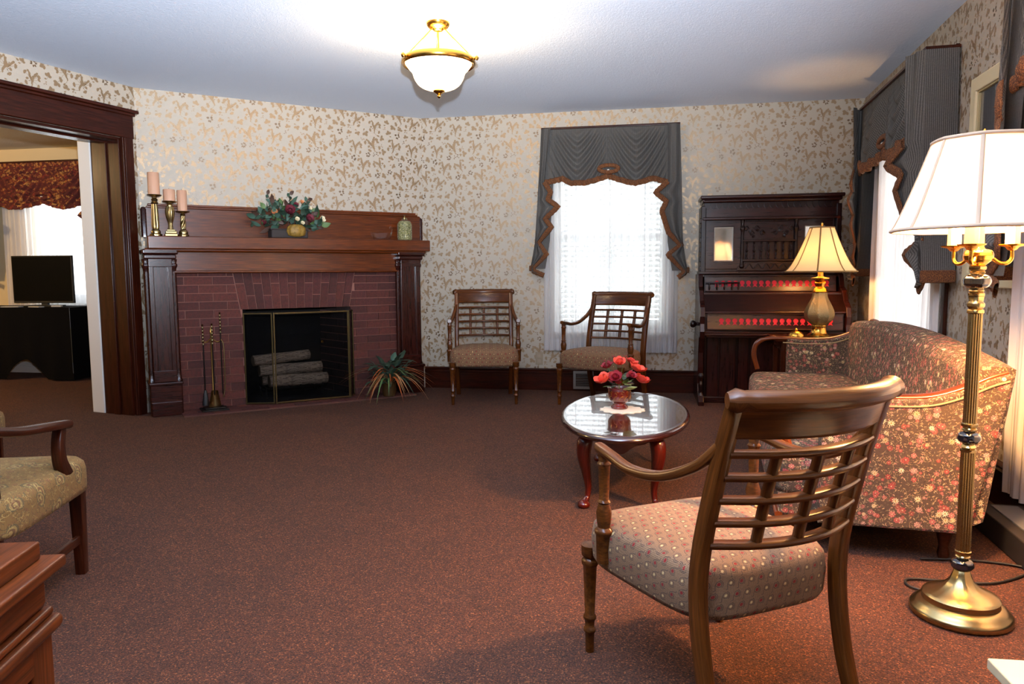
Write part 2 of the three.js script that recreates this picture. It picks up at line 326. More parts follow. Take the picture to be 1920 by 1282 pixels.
// ------------------------------------------------------------------ materials
const std = (color, roughness = 0.7, o = {}) => new THREE.MeshStandardMaterial({ color, roughness, ...o });
const phys = (color, roughness = 0.5, o = {}) => new THREE.MeshPhysicalMaterial({ color, roughness, ...o });
const wood = (color, roughness = 0.35, coat = 0.5, coatRoughness = 0.12) => phys(color, roughness + 0.1, { specularIntensity: 0.12, map: grainMap, bumpMap: grainBump, bumpScale: 0.0003, clearcoat: coat, clearcoatRoughness: coatRoughness });
const cloth = (map, o = {}) => phys('#ffffff', 0.92, { map, bumpMap: weaveBump, bumpScale: 0.0006, sheen: 0.04, sheenRoughness: 0.6, side: THREE.DoubleSide, ...o });
const M = {
  paper: phys('#ffffff', 1, { map: paperColor, roughnessMap: paperInk, metalnessMap: paperInk, metalness: 1, bumpMap: plasterBump, bumpScale: 0.0006 }),
  ceiling: std('#dbe7f8', 0.95, { bumpMap: plasterBump, bumpScale: 0.002 }),
  carpet: std('#ffffff', 0.98, { map: carpetTextures.color, bumpMap: carpetTextures.bump, bumpScale: 0.006 }),
  oak: wood('#763609', 0.4, 0.9, 0.24),
  darkOak: wood('#40150b', 0.4, 0.9, 0.2),
  trimWood: wood('#461a0b', 0.4, 0.6, 0.2),
  chairWood: wood('#6c3b14', 0.45, 0.5, 0.22),
  mahogany: wood('#62190e', 0.3, 1, 0.1),
  tableTop: phys('#3c110b', 0.16, { map: grainMap, clearcoat: 1, clearcoatRoughness: 0.015, ior: 1.7 }),
  organ: wood('#38110a', 0.45, 0.7, 0.22),
  organDark: wood('#260b06', 0.45, 0.5, 0.24),
  sofaWood: wood('#8e431a', 0.4, 0.8, 0.18),
  armWood: wood('#4c200e', 0.4, 0.6, 0.2),
  cabinetWood: wood('#713614', 0.45, 0.4, 0.24),
  black: std('#0c0b0b', 0.6),
  blackCloth: phys('#0a090a', 0.95, { side: THREE.DoubleSide, specularIntensity: 0.15 }),
  soot: std('#16110f', 0.95, { map: brickGrain }),
  iron: std('#1d1a18', 0.5, { metalness: 0.7 }),
  brass: std('#d9a54a', 0.22, { metalness: 1 }),
  antiqueBrass: std('#a08c60', 0.27, { metalness: 1 }),
  agedBrass: std('#8a6a38', 0.36, { metalness: 1 }),
  onyx: phys('#10131a', 0.06, { clearcoat: 1, clearcoatRoughness: 0.03 }),
  white: std('#dedbd6', 0.6),
  whiteWood: std('#d9d6d4', 0.55),
  sheer: phys('#f4f3f4', 0.74, { transmission: 0.62, thickness: 0, side: THREE.DoubleSide, specularIntensity: 0.1 }),
  sheerHem: phys('#f4f3f4', 0.95, { transmission: 0.4, thickness: 0, side: THREE.DoubleSide, specularIntensity: 0.1 }),
  slat: phys('#f3f4f0', 0.9, { transmission: 0.35, thickness: 0, specularIntensity: 0.3 }),
  glass: phys('#ffffff', 0.02, { transmission: 1, thickness: 0, ior: 1.5 }),
  ribFabric: cloth(ribFabric), braid: cloth(braid), redFloral: cloth(redFloral), tapestry: cloth(tapestry), dotFabric: cloth(dotFabric), paisley: cloth(paisley),
  mirror: std('#d9d4cf', 0.05, { metalness: 1 }),
  redCloth: std('#c01f33', 0.85),
  cream: std('#e4d2a8', 0.7),
};
const brickMats = ['#62291f', '#5a241c', '#6a2e23', '#51201a', '#5f2823'].map((c) => std(c, 0.8, { map: brickGrain }));
const sootBrickMats = ['#3a2723', '#33211e', '#402c27'].map((c) => std(c, 0.95, { map: brickGrain }));
const mortar = std('#8c5f52', 0.95);

// ------------------------------------------------------------------ the room: corners on the floor plan (x, z)
const CEILING = 2.5;
const A = [-2.866, -5.754], B = [-0.822, -6.948], C = [2.943, -6.263];
const unit = (p, q) => { const d = Math.hypot(q[0] - p[0], q[1] - p[1]); return [(q[0] - p[0]) / d, (q[1] - p[1]) / d]; };
const dLeft = [-0.392, 0.92], LEFT = 8;
const Lo = [A[0] + dLeft[0] * LEFT, A[1] + dLeft[1] * LEFT];
const dRight = [-0.2288, 0.9735], RIGHT = 8;
const Ro = [C[0] + dRight[0] * RIGHT, C[1] + dRight[1] * RIGHT];
class Wall {
  constructor(p, q) { this.p = p; this.q = q; this.d = unit(p, q); this.len = Math.hypot(q[0] - p[0], q[1] - p[1]); this.turn = Math.atan2(-this.d[1], this.d[0]); this.n = [Math.sin(this.turn), Math.cos(this.turn)]; }
  at(s, y = 0, off = 0) { return [this.p[0] + this.d[0] * s + this.n[0] * off, y, this.p[1] + this.d[1] * s + this.n[1] * off]; }
}
const wLeft = new Wall(Lo, A), wFire = new Wall(A, B), wBack = new Wall(B, C), wRight = new Wall(C, Ro), wFront = new Wall(Ro, Lo);
const T = 0.3;   // wall thickness
function wallMesh(name, w, material, openings = [], height = CEILING, before = 0, after = 0, thick = T) {
  const pts = [[-before, 0]];   // openings that reach the floor are notches in the outline, the others are holes
  for (const [x0, x1, y0, y1] of openings) if (y0 <= 0) pts.push([x0, 0], [x0, y1], [x1, y1], [x1, 0]);
  pts.push([w.len + after, 0], [w.len + after, height], [-before, height]);
  const g = flat(extrude(pts, thick, 0, openings.filter((q) => q[2] > 0).map(([x0, x1, y0, y1]) => rect(x0, x1, y0, y1)))).translate(0, 0, -thick);
  const m = structMesh(name, g, material);
  m.position.set(...w.at(0)); m.rotation.y = w.turn;
  return m;
}
// cased opening in the left wall: measured from A, the far corner
const OPEN = { s0: 0.14, s1: 2.5, top: 2.105 };
wallMesh('wall_left', wLeft, M.paper, [[LEFT - OPEN.s1, LEFT - OPEN.s0, -0.01, OPEN.top]]);
wallMesh('wall_fireplace', wFire, M.paper, [[0.69, 1.62, -0.01, 0.805]], CEILING, 0.0, 0.0, 0.1);
const BACK_WINDOW = [1.24, 2.22, 0.56, 2.2], RIGHT_WINDOW = [0.85, 2.1, 0.5, 2.2], RIGHT_WINDOW_2 = [3.45, 4.7, 0.5, 2.2];
wallMesh('wall_back', wBack, M.paper, [BACK_WINDOW], CEILING, 0.1, T);
wallMesh('wall_right', wRight, M.paper, [RIGHT_WINDOW, RIGHT_WINDOW_2], CEILING, T, T);
wallMesh('wall_front', wFront, M.paper, [], CEILING, T, T);

// floor and ceilings
const floorGeometry = boxUV(extrude([[-9, 2.2], [2.9, 2.2], [3.9, -6], [3.4, -6.8], [-1, -7.6], [-2, -9.6], [-9, -9.6]].map(([x, z]) => [x, -z]), 0.12).rotateX(-Math.PI / 2).translate(0, -0.12, 0), 'x');
structMesh('floor', floorGeometry, M.carpet);
const grow = (p, by) => [p[0] * (1 + by), p[1] < -3 ? p[1] - by * 4 : p[1] + by * 4];
const ceilingShape = [Lo, A, B, C, Ro].map((p) => grow(p, 0.06)).map(([x, z]) => [x, -z]);
structMesh('ceiling', boxUV(extrude(ceilingShape, 0.15).rotateX(-Math.PI / 2).translate(0, CEILING, 0), 'x'), M.ceiling);

// baseboards
function baseboard(name, w, s0, s1, h = 0.2, material = M.trimWood) {
  const pr = [[0, 0], [0.024, 0], [0.024, h - 0.05], [0.032, h - 0.045], [0.032, h - 0.03], [0.02, h - 0.022], [0.026, h - 0.012], [0.012, h], [0, h]];
  const g = boxUV(extrude(pr, s1 - s0).rotateY(Math.PI / 2).translate(s0, 0, 0), 'x');
  // extrude runs along +z; after the turn it runs along +x with the profile facing -z, so turn the profile round
  g.scale(1, 1, -1); { const p = g.attributes.position, n = g.attributes.normal, uv = g.attributes.uv; for (let i = 0; i < p.count; i += 3) for (const a of [p, n, uv]) { const k = a.itemSize; for (let c = 0; c < k; c++) { const q = a.array[(i + 1) * k + c]; a.array[(i + 1) * k + c] = a.array[(i + 2) * k + c]; a.array[(i + 2) * k + c] = q; } } }
  const m = structMesh(name, g, material);
  m.position.set(...w.at(0)); m.rotation.y = w.turn;
  return m;
}
baseboard('baseboard_back', wBack, 0, wBack.len);
baseboard('baseboard_right', wRight, 0, wRight.len);
baseboard('baseboard_left', wLeft, 0, LEFT - OPEN.s1 - 0.12);
baseboard('baseboard_front', wFront, 0, wFront.len);

// the cased opening: casing, deep wooden jamb, white edge of the room beyond
{
  const o = structure('door_1'); o.position.set(...wLeft.at(LEFT)); o.rotation.y = wLeft.turn;   // local x is minus the distance from A
  const j = OPEN.s0, e = OPEN.s1, t = OPEN.top;
  mk('casing', merge([bb(-j - 0.005, -0.055, 0, t + 0.005, 0, 0.03, 0.006, 'y'), bb(-j + 0.005, -0.06, 0, t, 0.03, 0.04, 0.004, 'y')]), M.trimWood, o);
  mk('casing', bb(-e - 0.1, -e + 0.005, 0, t + 0.005, 0, 0.03, 0.006, 'y'), M.trimWood, o);
  mk('head_casing', merge([bb(-e - 0.14, -0.045, t, t + 0.185, 0, 0.034, 0.005, 'x'), bb(-e - 0.18, -0.02, t + 0.185, t + 0.21, 0, 0.07, 0.006, 'x'), bb(-e - 0.16, -0.035, t + 0.165, t + 0.187, 0, 0.05, 0.006, 'x')]), M.trimWood, o);
  mk('jamb', merge([bb(-j - 0.02, -j, 0, t, -T, 0, 0.003, 'y'), bb(-j - 0.032, -j - 0.02, 0, t, -T * 0.62, -T * 0.42, 0.003, 'y')]), M.trimWood, o);
  mk('jamb', bb(-e, -e + 0.02, 0, t, -T, 0, 0.003, 'y'), M.trimWood, o);
  mk('head_jamb', merge([bb(-e, -j, t - 0.02, t, -T, 0, 0.003, 'x'), bb(-e, -j, t - 0.034, t - 0.02, -0.2, -0.12, 0.003, 'x')]), M.trimWood, o);
  mk('white_edge', merge([bb(-j - 0.03, -j + 0.06, 0, t + 0.1, -T - 0.13, -T, 0.006, 'y'), bb(-e - 0.1, -j + 0.06, t - 0.01, t + 0.12, -T - 0.05, -T, 0.005, 'x')]), M.white, o, 'white painted edge of the wall in the room beyond');
}

// ------------------------------------------------------------------ the room beyond the opening
const wAnnex = new Wall([-8.5, -8.78], [-0.5, -7.34]);
const annexPaint = std('#cdb68c', 0.9, { bumpMap: plasterBump, bumpScale: 0.0008 });
const ANNEX_WINDOW = [3.25, 4.15, 0.8, 2.1];
wallMesh('wall_annex_back', wAnnex, annexPaint, [ANNEX_WINDOW], 2.46, T, 0);
wallMesh('wall_annex_left', new Wall([-8.5, -0.9], [-8.5, -8.8]), annexPaint, [], 2.46, T, T);
wallMesh('wall_annex_front', new Wall([-4.85, -0.9], [-8.5, -0.9]), annexPaint, [], 2.46, 0, T);
structMesh('wall_annex_right', bb(-0.85, -0.65, 0, 2.5, -7.6, -7.02, 0), annexPaint);
{
  const o = [[-8.7, -0.6], [-8.7, -9.2], [-0.55, -7.75], [-0.9, -7.02], [A[0] - 0.2, A[1] - 0.2], [-4.9, -0.75]].map(([x, z]) => [x, -z]);
  structMesh('ceiling_annex', boxUV(extrude(o, 0.2).rotateX(-Math.PI / 2).translate(0, 2.46, 0), 'x'), std('#d8cdb4', 0.95, { bumpMap: plasterBump, bumpScale: 0.006 }));
}

// ------------------------------------------------------------------ windows, blinds, sheers
function windowUnit(name, w, [x0, x1, y0, y1], double = true) {
  const o = structure(name); o.position.set(...w.at((x0 + x1) / 2, y0, 0)); o.rotation.y = w.turn;
  const W = x1 - x0, H = y1 - y0, f = 0.05, z0 = -0.22, z1 = -0.15;
  mk('window_frame', merge([bb(-W / 2, -W / 2 + f, 0, H, z0, z1, 0.004), bb(W / 2 - f, W / 2, 0, H, z0, z1, 0.004), bb(-W / 2, W / 2, H - f, H, z0, z1, 0.004), bb(-W / 2, W / 2, 0, f + 0.02, z0, z1, 0.004)]), M.whiteWood, o);
  mk('meeting_rail', bb(-W / 2 + f, W / 2 - f, H * 0.5 - 0.025, H * 0.5 + 0.025, z0 + 0.01, z1 - 0.005, 0.004), M.whiteWood, o);
  if (double) mk('mullion', bb(-0.035, 0.035, f, H - f, z0, z1 + 0.01, 0.004), M.whiteWood, o);
  mk('window_sill', bb(-W / 2 - 0.04, W / 2 + 0.04, -0.03, 0.0, -0.16, 0.012, 0.004), M.whiteWood, o);
  const cols = double ? [[-W / 2 + f, -0.035], [0.035, W / 2 - f]] : [[-W / 2 + f, W / 2 - f]];
  for (const [a, b] of cols) for (const [c, d] of [[f + 0.02, H * 0.5 - 0.025], [H * 0.5 + 0.025, H - f]]) mk('pane', plainBox(b - a, d - c, 0.004, (a + b) / 2, (c + d) / 2, -0.19), M.glass, o);
  return o;
}
windowUnit('window_1', wBack, BACK_WINDOW);
windowUnit('window_2', wRight, RIGHT_WINDOW);
windowUnit('window_3', wRight, RIGHT_WINDOW_2);
windowUnit('window_4', wAnnex, ANNEX_WINDOW, false);
// wooden casings of the windows in the right wall
for (const [n, [x0, x1, y0, y1]] of [[1, RIGHT_WINDOW], [2, RIGHT_WINDOW_2]]) {
  const o = structure(`trim_${n}`); o.position.set(...wRight.at(0)); o.rotation.y = wRight.turn;
  mk('casing', bb(x0 - 0.11, x0, y0 - 0.1, y1 + 0.1, 0, 0.022, 0.004), M.trimWood, o);
  mk('casing', bb(x1, x1 + 0.11, y0 - 0.1, y1 + 0.1, 0, 0.022, 0.004), M.trimWood, o);
  mk('head_casing', bb(x0, x1, y1, y1 + 0.1, 0, 0.022, 0.004), M.trimWood, o);
  mk('apron', bb(x0, x1, y0 - 0.11, y0 - 0.035, 0, 0.02, 0.004), M.trimWood, o);
}
function blinds(w, [x0, x1, y0, y1], label) {
  const o = thing('venetian_blind', label, 'blind', w.at((x0 + x1) / 2, y0, -0.09), w.turn);
  const W = x1 - x0 - 0.02, H = y1 - y0;
  mk('head_rail', bx(W, 0.05, 0.06, 0, H - 0.03, 0), M.white, o);
  mk('bottom_rail', bx(W, 0.02, 0.05, 0, 0.03, 0), M.white, o);
  const g = plainBox(W, 0.0025, 0.05, 0, 0, 0), n = Math.floor((H - 0.12) / 0.046);
  for (let k = 0; k < n; k++) { const s = mk('slat', g, M.slat, o); s.position.y = 0.07 + k * 0.046; s.rotation.x = 0.62; }
  for (const x of [-W * 0.32, W * 0.32]) mk('ladder_tape', plainBox(0.012, H - 0.06, 0.003, x, H / 2, 0.028), M.white, o);
  return o;
}
blinds(wBack, BACK_WINDOW, 'white slatted venetian blind glowing in the window between fireplace and organ');

const thickSheer = phys('#f1ebe8', 0.9, { transmission: 0.3, thickness: 0, side: THREE.DoubleSide, specularIntensity: 0.1 });
function sheerPanel(w, s0, s1, y0, y1, off, label, group, pleats = 9, category = 'curtain') {
  const W = s1 - s0, o = thing('sheer_curtain', label, category, w.at((s0 + s1) / 2, y0, off), w.turn, group);
  const ph = rr(0, 6), k = pleats * 2 * Math.PI;
  const z = (u, v) => 0.016 * Math.sin(u * k + ph + 0.5 * Math.sin(v * 2 + u * 3)) + 0.008 * Math.sin(u * k * 2.3 + 1 + ph) + 0.004 * Math.sin(v * 5 + u * 20);
  mk('drape', sheet((u, v) => [(u - 0.5) * W, v * (y1 - y0), z(u, v)], 110, 14), w === wRight ? thickSheer : M.sheer, o);
  mk('hem', sheet((u, v) => [(u - 0.5) * W, v * 0.1, z(u, v * 0.1 / (y1 - y0)) - 0.004], 110, 3), M.sheerHem, o);
  mk('rod_pocket', sheet((u, v) => [(u - 0.5) * W, y1 - y0 - v * 0.05, z(u, 1) - 0.004], 110, 2), M.sheerHem, o);
  return o;
}
sheerPanel(wBack, 1.145, 1.738, 0.37, 2.24, 0.045, 'left half of the white sheer curtains in the window behind the slat-back chair', 'sheers of the middle window');
sheerPanel(wBack, 1.742, 2.33, 0.36, 2.24, 0.045, 'right half of the white sheer curtains in the window, beside the dark organ', 'sheers of the middle window');
sheerPanel(wRight, 0.72, 1.508, 0.3, 2.24, 0.05, 'white sheer curtain over the sofa, the half nearer the organ', 'sheers above the sofa', 11);
sheerPanel(wRight, 1.512, 2.24, 0.3, 2.24, 0.055, 'white sheer curtain over the sofa, the half nearer the floor lamp', 'sheers above the sofa', 11);
sheerPanel(wRight, 3.25, 4.088, 0.12, 2.24, 0.06, 'long white sheer curtain at the right edge of the picture beyond the floor lamp', 'sheers at the right edge', 11);
sheerPanel(wRight, 4.092, 4.9, 0.12, 2.24, 0.065, 'sheer curtain panel farther right, mostly outside the picture', 'sheers at the right edge', 11);
sheerPanel(wAnnex, 2.98, 3.608, 0.5, 2.2, 0.06, 'white sheer curtain in the far room, left half behind the television', 'sheers of the far room', 9);
sheerPanel(wAnnex, 3.612, 4.28, 0.5, 2.2, 0.065, 'white sheer curtain in the far room, right half behind the television', 'sheers of the far room', 9);

// ------------------------------------------------------------------ swagged valances
const trimLeft = [[-0.003, 1.916], [-0.098, 1.884], [-0.194, 1.857], [-0.315, 1.854], [-0.4, 1.898], [-0.559, 1.873], [-0.498, 1.781], [-0.529, 1.722], [-0.431, 1.653], [-0.554, 1.553], [-0.493, 1.479], [-0.623, 1.348], [-0.542, 1.243], [-0.667, 1.128], [-0.661, 1.091], [-0.568, 1.053]];
const trimRight = [[-0.003, 1.916], [0.081, 1.884], [0.152, 1.859], [0.235, 1.839], [0.386, 1.881], [0.509, 1.849], [0.405, 1.752], [0.5, 1.68], [0.46, 1.598], [0.52, 1.415], [0.632, 1.307], [0.517, 1.225], [0.671, 1.076], [0.607, 1.028]];
const outerLeft = [[-0.589, 2.33], [-0.602, 2.072], [-0.648, 1.336], [-0.69, 1.1]], outerRight = [[0.606, 2.33], [0.624, 1.915], [0.644, 1.33], [0.69, 1.06]];
const along = (pts, y) => { if (y >= pts[0][1]) return pts[0][0]; for (let i = 0; i < pts.length - 1; i++) if ((y <= pts[i][1] && y >= pts[i + 1][1]) || (y >= pts[i][1] && y <= pts[i + 1][1])) return lerp(pts[i][0], pts[i + 1][0], (y - pts[i][1]) / (pts[i + 1][1] - pts[i][1] || 1)); return pts[pts.length - 1][0]; };
const alongX = (pts, x) => { for (let i = 0; i < pts.length - 1; i++) if ((x - pts[i][0]) * (x - pts[i + 1][0]) <= 0) return lerp(pts[i][1], pts[i + 1][1], (x - pts[i][0]) / (pts[i + 1][0] - pts[i][0] || 1)); return pts[0][1]; };
function valance(w, s, label, { sx = 1, yShift = 0, fabric = M.ribFabric, braidMat = M.braid, off = 0.1, braidWidth = 0.05, flare = 0.4 } = {}) {
  const o = thing('swag_valance', label, 'valance', w.at(s, yShift, 0), w.turn);
  const TOP = 2.335;
  const edge = [...trimLeft.slice(0, 6).reverse(), ...trimRight.slice(1, 6)];   // bottom edge of the swags, left to right
  const bottom = (x) => (x < edge[0][0] ? edge[0][1] : x > edge[edge.length - 1][0] ? edge[edge.length - 1][1] : alongX(edge, x));
  const swags = [[-0.27, 0.24], [0.24, 0.24]];
  const fold = (x, y) => {
    let z = 0;
    for (const [cx, hw] of swags) {
      const t = (x - cx) / hw; if (Math.abs(t) > 1.25) continue;
      const f = (TOP - y) - 0.34 * (1 - Math.pow(Math.abs(t), 1.4)), env = Math.max(0, 1 - Math.pow(Math.abs(t) / 1.25, 3)) * Math.min(1, (TOP - y) / 0.1);
      z += env * (0.02 * Math.sin(f * 2 * Math.PI / 0.1) + 0.05 * Math.max(0, 1 - t * t) * Math.min(1, (TOP - y) / 0.35));
    }
    return z;
  };
  const z0 = off, xs = (x) => x * sx;
  const face = part('face', o);
  mk('swag_cloth', sheet((u, v) => { const x = lerp(-0.58, 0.6, u), y = lerp(TOP, bottom(x), v); return [xs(x), y, z0 + fold(x, y)]; }, 120, 60), fabric, face);
  mk('swag_backing', sheet((u, v) => { const x = lerp(0.6, -0.58, u), y = lerp(TOP, bottom(x) + 0.01, v); return [xs(x), y, z0 - 0.008]; }, 40, 4), fabric, face);
  mk('swag_trim', ribbon(edge.map(([x, y]) => [xs(x), y]), braidWidth, 0.014, (x, y) => z0 + fold(x / sx, y + 0.02) + 0.006), braidMat, face);
  const loop = []; for (let k = 0; k <= 20; k++) { const a = (k / 20) * 2 * Math.PI; loop.push([xs(0.003 + 0.085 * Math.sin(a)), 1.975 + 0.03 * Math.cos(a)]); }
  mk('braid_loop', ribbon(loop, 0.035, 0.014, z0 + 0.03), braidMat, face);
  mk('jabot_knot', bx(0.02 * sx, 0.04, 0.02, xs(0), 1.95, z0 + 0.03, 0.006), M.white, face);
  for (const [outer, trim, sign] of [[outerLeft, trimLeft, -1], [outerRight, trimRight, 1]]) {
    const tail = part('tail', o), inner = [[sign * 0.5, TOP], ...trim.slice(5)], yEnd = trim[trim.length - 1][1], yi = (y) => along(inner, y);
    const wave = (u, y) => z0 + 0.02 + u * flare * Math.max(0, 0.6 - Math.abs(yi(y))) + 0.022 * Math.sin(u * 9 + y * 2) * (0.4 + 0.6 * Math.min(1, (TOP - y)));
    mk('tail_cloth', sheet((u, v) => { const y = lerp(TOP, yEnd + (sign < 0 ? 0.06 : 0.05) * (1 - u), v); const xo = along(outer, Math.max(y, outer[outer.length - 1][1])), xi = yi(y); return [xs(lerp(xo, xi, u)), y, wave(u, y)]; }, 24, 90, (u, v, p) => [p[0], p[1]]), fabric, tail);
    mk('tail_lining', sheet((u, v) => { const y = lerp(TOP, yEnd + 0.06, v), xo = along(outer, Math.max(y, outer[outer.length - 1][1])); return [xs(lerp(xo, xo - sign * 0.13, u)), y, z0 + 0.002]; }, 6, 10), fabric, tail);
    mk('tail_return', sheet((u, v) => { const y = lerp(TOP, yEnd + 0.07, v), xo = along(outer, Math.max(y, outer[outer.length - 1][1])); return [xs(xo), y, lerp(0.012, z0 + 0.02, u)]; }, 3, 20, (u, v, p) => [p[2], p[1]]), fabric, tail);
    { const xb = along(outer, outer[outer.length - 1][1]), yb = yEnd + 0.07; mk('return_trim', bb(xs(xb) - 0.012, xs(xb) + 0.012, yb - 0.03, yb + braidWidth - 0.03, 0.014, z0 + 0.03, 0.008, 'z'), braidMat, tail); }
    mk('tail_trim', ribbon(trim.slice(5).map(([x, y]) => [xs(x), y]), braidWidth * 0.9, 0.014, (x, y) => { const xo = along(outer, Math.max(y, outer[outer.length - 1][1])); return wave(1, y) + 0.004 + 0 * xo; }), braidMat, tail);
  }
  mk('mounting_board', bb(xs(-0.59), xs(0.607), TOP - 0.005, TOP + 0.012, 0.005, z0 + 0.02, 0.003), M.trimWood, o);
  return o;
}
valance(wBack, 1.72, 'grey swag valance with rust braid over the window between fireplace and organ');
valance(wRight, 1.44, 'grey swag valance with rust braid over the window behind the sofa', { sx: 1.32, off: 0.16, yShift: -0.06, braidWidth: 0.07, flare: 0.55 });
valance(wRight, 4.1, 'grey swag valance cut off by the right edge of the picture above the floor lamp', { sx: 1.32, off: 0.16, yShift: -0.06, braidWidth: 0.07, flare: 0.55 });
valance(wAnnex, 3.55, 'red and gold floral swag valance in the far room beyond the opening', { sx: 1.25, yShift: -0.04, fabric: M.redFloral, braidMat: M.redFloral, off: 0.12 });

// ------------------------------------------------------------------ fireplace
const fire = thing('fireplace', 'oak mantelpiece with brick surround and hearth in the corner', 'fireplace', wFire.at(0), wFire.turn);
{
  const FACE = 0.12, OX0 = 0.705, OX1 = 1.615, OY = 0.795, L0 = 0.2, L1 = 2.09, TOPB = 1.105;
  const surround = part('brick_surround', fire);
  mk('mortar_bed', flat(extrude([[L0, 0], [OX0, 0], [OX0, OY], [OX1, OY], [OX1, 0], [L1, 0], [L1, TOPB], [L0, TOPB]], FACE - 0.012)), mortar, surround);
  const prism = (q, z0, z1) => boxUV(extrude(q, z1 - z0).translate(0, 0, z0), 'x');
  let bi = 0;
  const brick = (q) => mk('brick', prism(q, 0.08, FACE + rr(-0.002, 0.002)), brickMats[(bi++ * 7 + Math.floor(rnd() * 3)) % brickMats.length], surround);
  const pitch = 0.0665, hgt = 0.0605, len = 0.212, joint = 0.006;
  const AB0 = 0.69, AB1 = 1.6, AT0 = 0.64, AT1 = 1.655;   // flat arch: bottom and top ends
  const archL = (y) => (y <= OY ? OX0 : lerp(AB0, AT0, (y - OY) / (TOPB - OY))), archR = (y) => (y <= OY ? OX1 : lerp(AB1, AT1, (y - OY) / (TOPB - OY)));
  for (let row = 0; row * pitch < TOPB - 0.02; row++) {
    const y0 = row * pitch + 0.004, y1 = Math.min(y0 + hgt, TOPB), shift = row % 2 ? len / 2 : 0;
    for (let k = -1; k < 11; k++) {
      const a = L0 + 0.03 + k * len + shift - 0.06, b = a + len - joint;
      // left of the opening
      let p0 = Math.max(a, L0), p1b = Math.min(b, archL(y0) - (y0 > OY ? joint : 0)), p1t = Math.min(b, archL(y1) - (y1 > OY ? joint : 0));
      if (Math.min(p1b, p1t) - p0 > 0.02) brick([[p0, y0], [p1b, y0], [p1t, y1], [p0, y1]]);
      // right of it
      const q1 = Math.min(b, L1); let q0b = Math.max(a, archR(y0) + (y0 > OY ? joint : 0)), q0t = Math.max(a, archR(y1) + (y1 > OY ? joint : 0));
      if (q1 - Math.max(q0b, q0t) > 0.02) brick([[q0b, y0], [q1, y0], [q1, y1], [q0t, y1]]);
    }
  }
  const N = 14;
  for (let i = 0; i < N; i++) {
    const xb = (t) => lerp(AB0, AB1, t), xt = (t) => lerp(AT0, AT1, t), t0 = i / N, t1 = (i + 1) / N, h = joint / 2;
    const at = (t, y, d) => lerp(xb(t), xt(t), (y - OY) / (TOPB - OY)) + d;
    const cut = i % 2 ? lerp(OY, TOPB, 0.36) : lerp(OY, TOPB, 0.68);
    for (const [y0, y1] of [[OY + 0.002, cut - h], [cut + h, TOPB]]) brick([[at(t0, y0, h), y0], [at(t1, y0, -h), y0], [at(t1, y1, -h), y1], [at(t0, y1, h), y1]]);
  }
  // firebox
  const box = part('firebox', fire), D = -0.42, S0 = 0.83, S1 = 1.49;
  mk('back', bb(S0 - 0.02, S1 + 0.02, 0, OY + 0.02, D - 0.04, D, 0), M.soot, box);
  mk('side', boxUV(extrude([[OX0 - 0.03, -FACE + 0.02], [OX0, -FACE + 0.02], [S0, -D], [S0 - 0.04, -D + 0.03]].map(([x, z]) => [x, z]), OY + 0.02).rotateX(-Math.PI / 2), 'y'), M.soot, box);
  mk('side', boxUV(extrude([[OX1, -FACE + 0.02], [OX1 + 0.03, -FACE + 0.02], [S1 + 0.04, -D + 0.03], [S1, -D]], OY + 0.02).rotateX(-Math.PI / 2), 'y'), mortar, box);
  mk('throat', bb(OX0 - 0.03, OX1 + 0.03, OY, OY + 0.03, D - 0.04, FACE - 0.02, 0), M.soot, box);
  mk('firebox_floor', bb(OX0 - 0.02, OX1 + 0.02, 0.002, 0.012, D, FACE - 0.01, 0), M.soot, box);
  const dx = S1 - OX1, dz = D - (FACE - 0.02), dl = Math.hypot(dx, dz);
  for (let row = 0; row < 12; row++) for (let k = 0; k < 3; k++) {
    const a = k * 0.212 + (row % 2 ? 0 : -0.106), p0 = Math.max(0.01, a), p1 = Math.min(dl - 0.01, a + 0.2);
    if (p1 - p0 < 0.03) continue;
    const b = mk('firebrick', plainBox(0.012, 0.058, p1 - p0, 0, 0, 0), sootBrickMats[(row + k) % 3], box), t = (p0 + p1) / 2 / dl;
    b.position.set(lerp(OX1, S1, t) - 0.004, 0.045 + row * 0.0665, lerp(FACE - 0.02, D, t)); b.rotation.y = Math.atan2(dx, dz);
  }
  mk('damper_knob', lat(smoothProfile([[0.001, 0.016], [0.014, 0.01], [0.016, 0], [0.01, -0.01], [0.004, -0.03]]), 0, 0, 0, 12).rotateX(Math.PI / 2).translate(1.47, 0.46, -0.3), M.brass, box);
  // mantel woodwork
  for (const [x0, x1] of [[-0.0, 0.205], [2.02, 2.235]]) {
    const pier = part('pilaster', fire), xm = (x0 + x1) / 2, hw = (x1 - x0) / 2;
    mk('pier', bb(x0 + 0.02, x1 - 0.02, 0.11, 1.205, 0, 0.225, 0.005, 'y'), M.darkOak, pier);
    mk('stile', merge([bb(x0 + 0.02, x0 + 0.055, 0.26, 1.205, 0.22, 0.24, 0.005, 'y'), bb(x1 - 0.055, x1 - 0.02, 0.26, 1.205, 0.22, 0.24, 0.005, 'y'), bb(x0 + 0.02, x1 - 0.02, 1.14, 1.205, 0.22, 0.242, 0.005, 'x'), bb(x0 + 0.02, x1 - 0.02, 0.26, 0.35, 0.22, 0.242, 0.005, 'x')]), M.darkOak, pier);
    for (const s of [-1, 1]) {
      const column = [[0.002, 0.24], [0.026, 0.245], [0.03, 0.265], [0.022, 0.28], [0.02, 0.32], [0.02, 1.1], [0.022, 1.13], [0.03, 1.145], [0.03, 1.16], [0.024, 1.17], [0.03, 1.2]];
      mk('half_column', lat(column, xm + s * hw * 0.93, 0, 0.185, 20), M.darkOak, pier);
    }
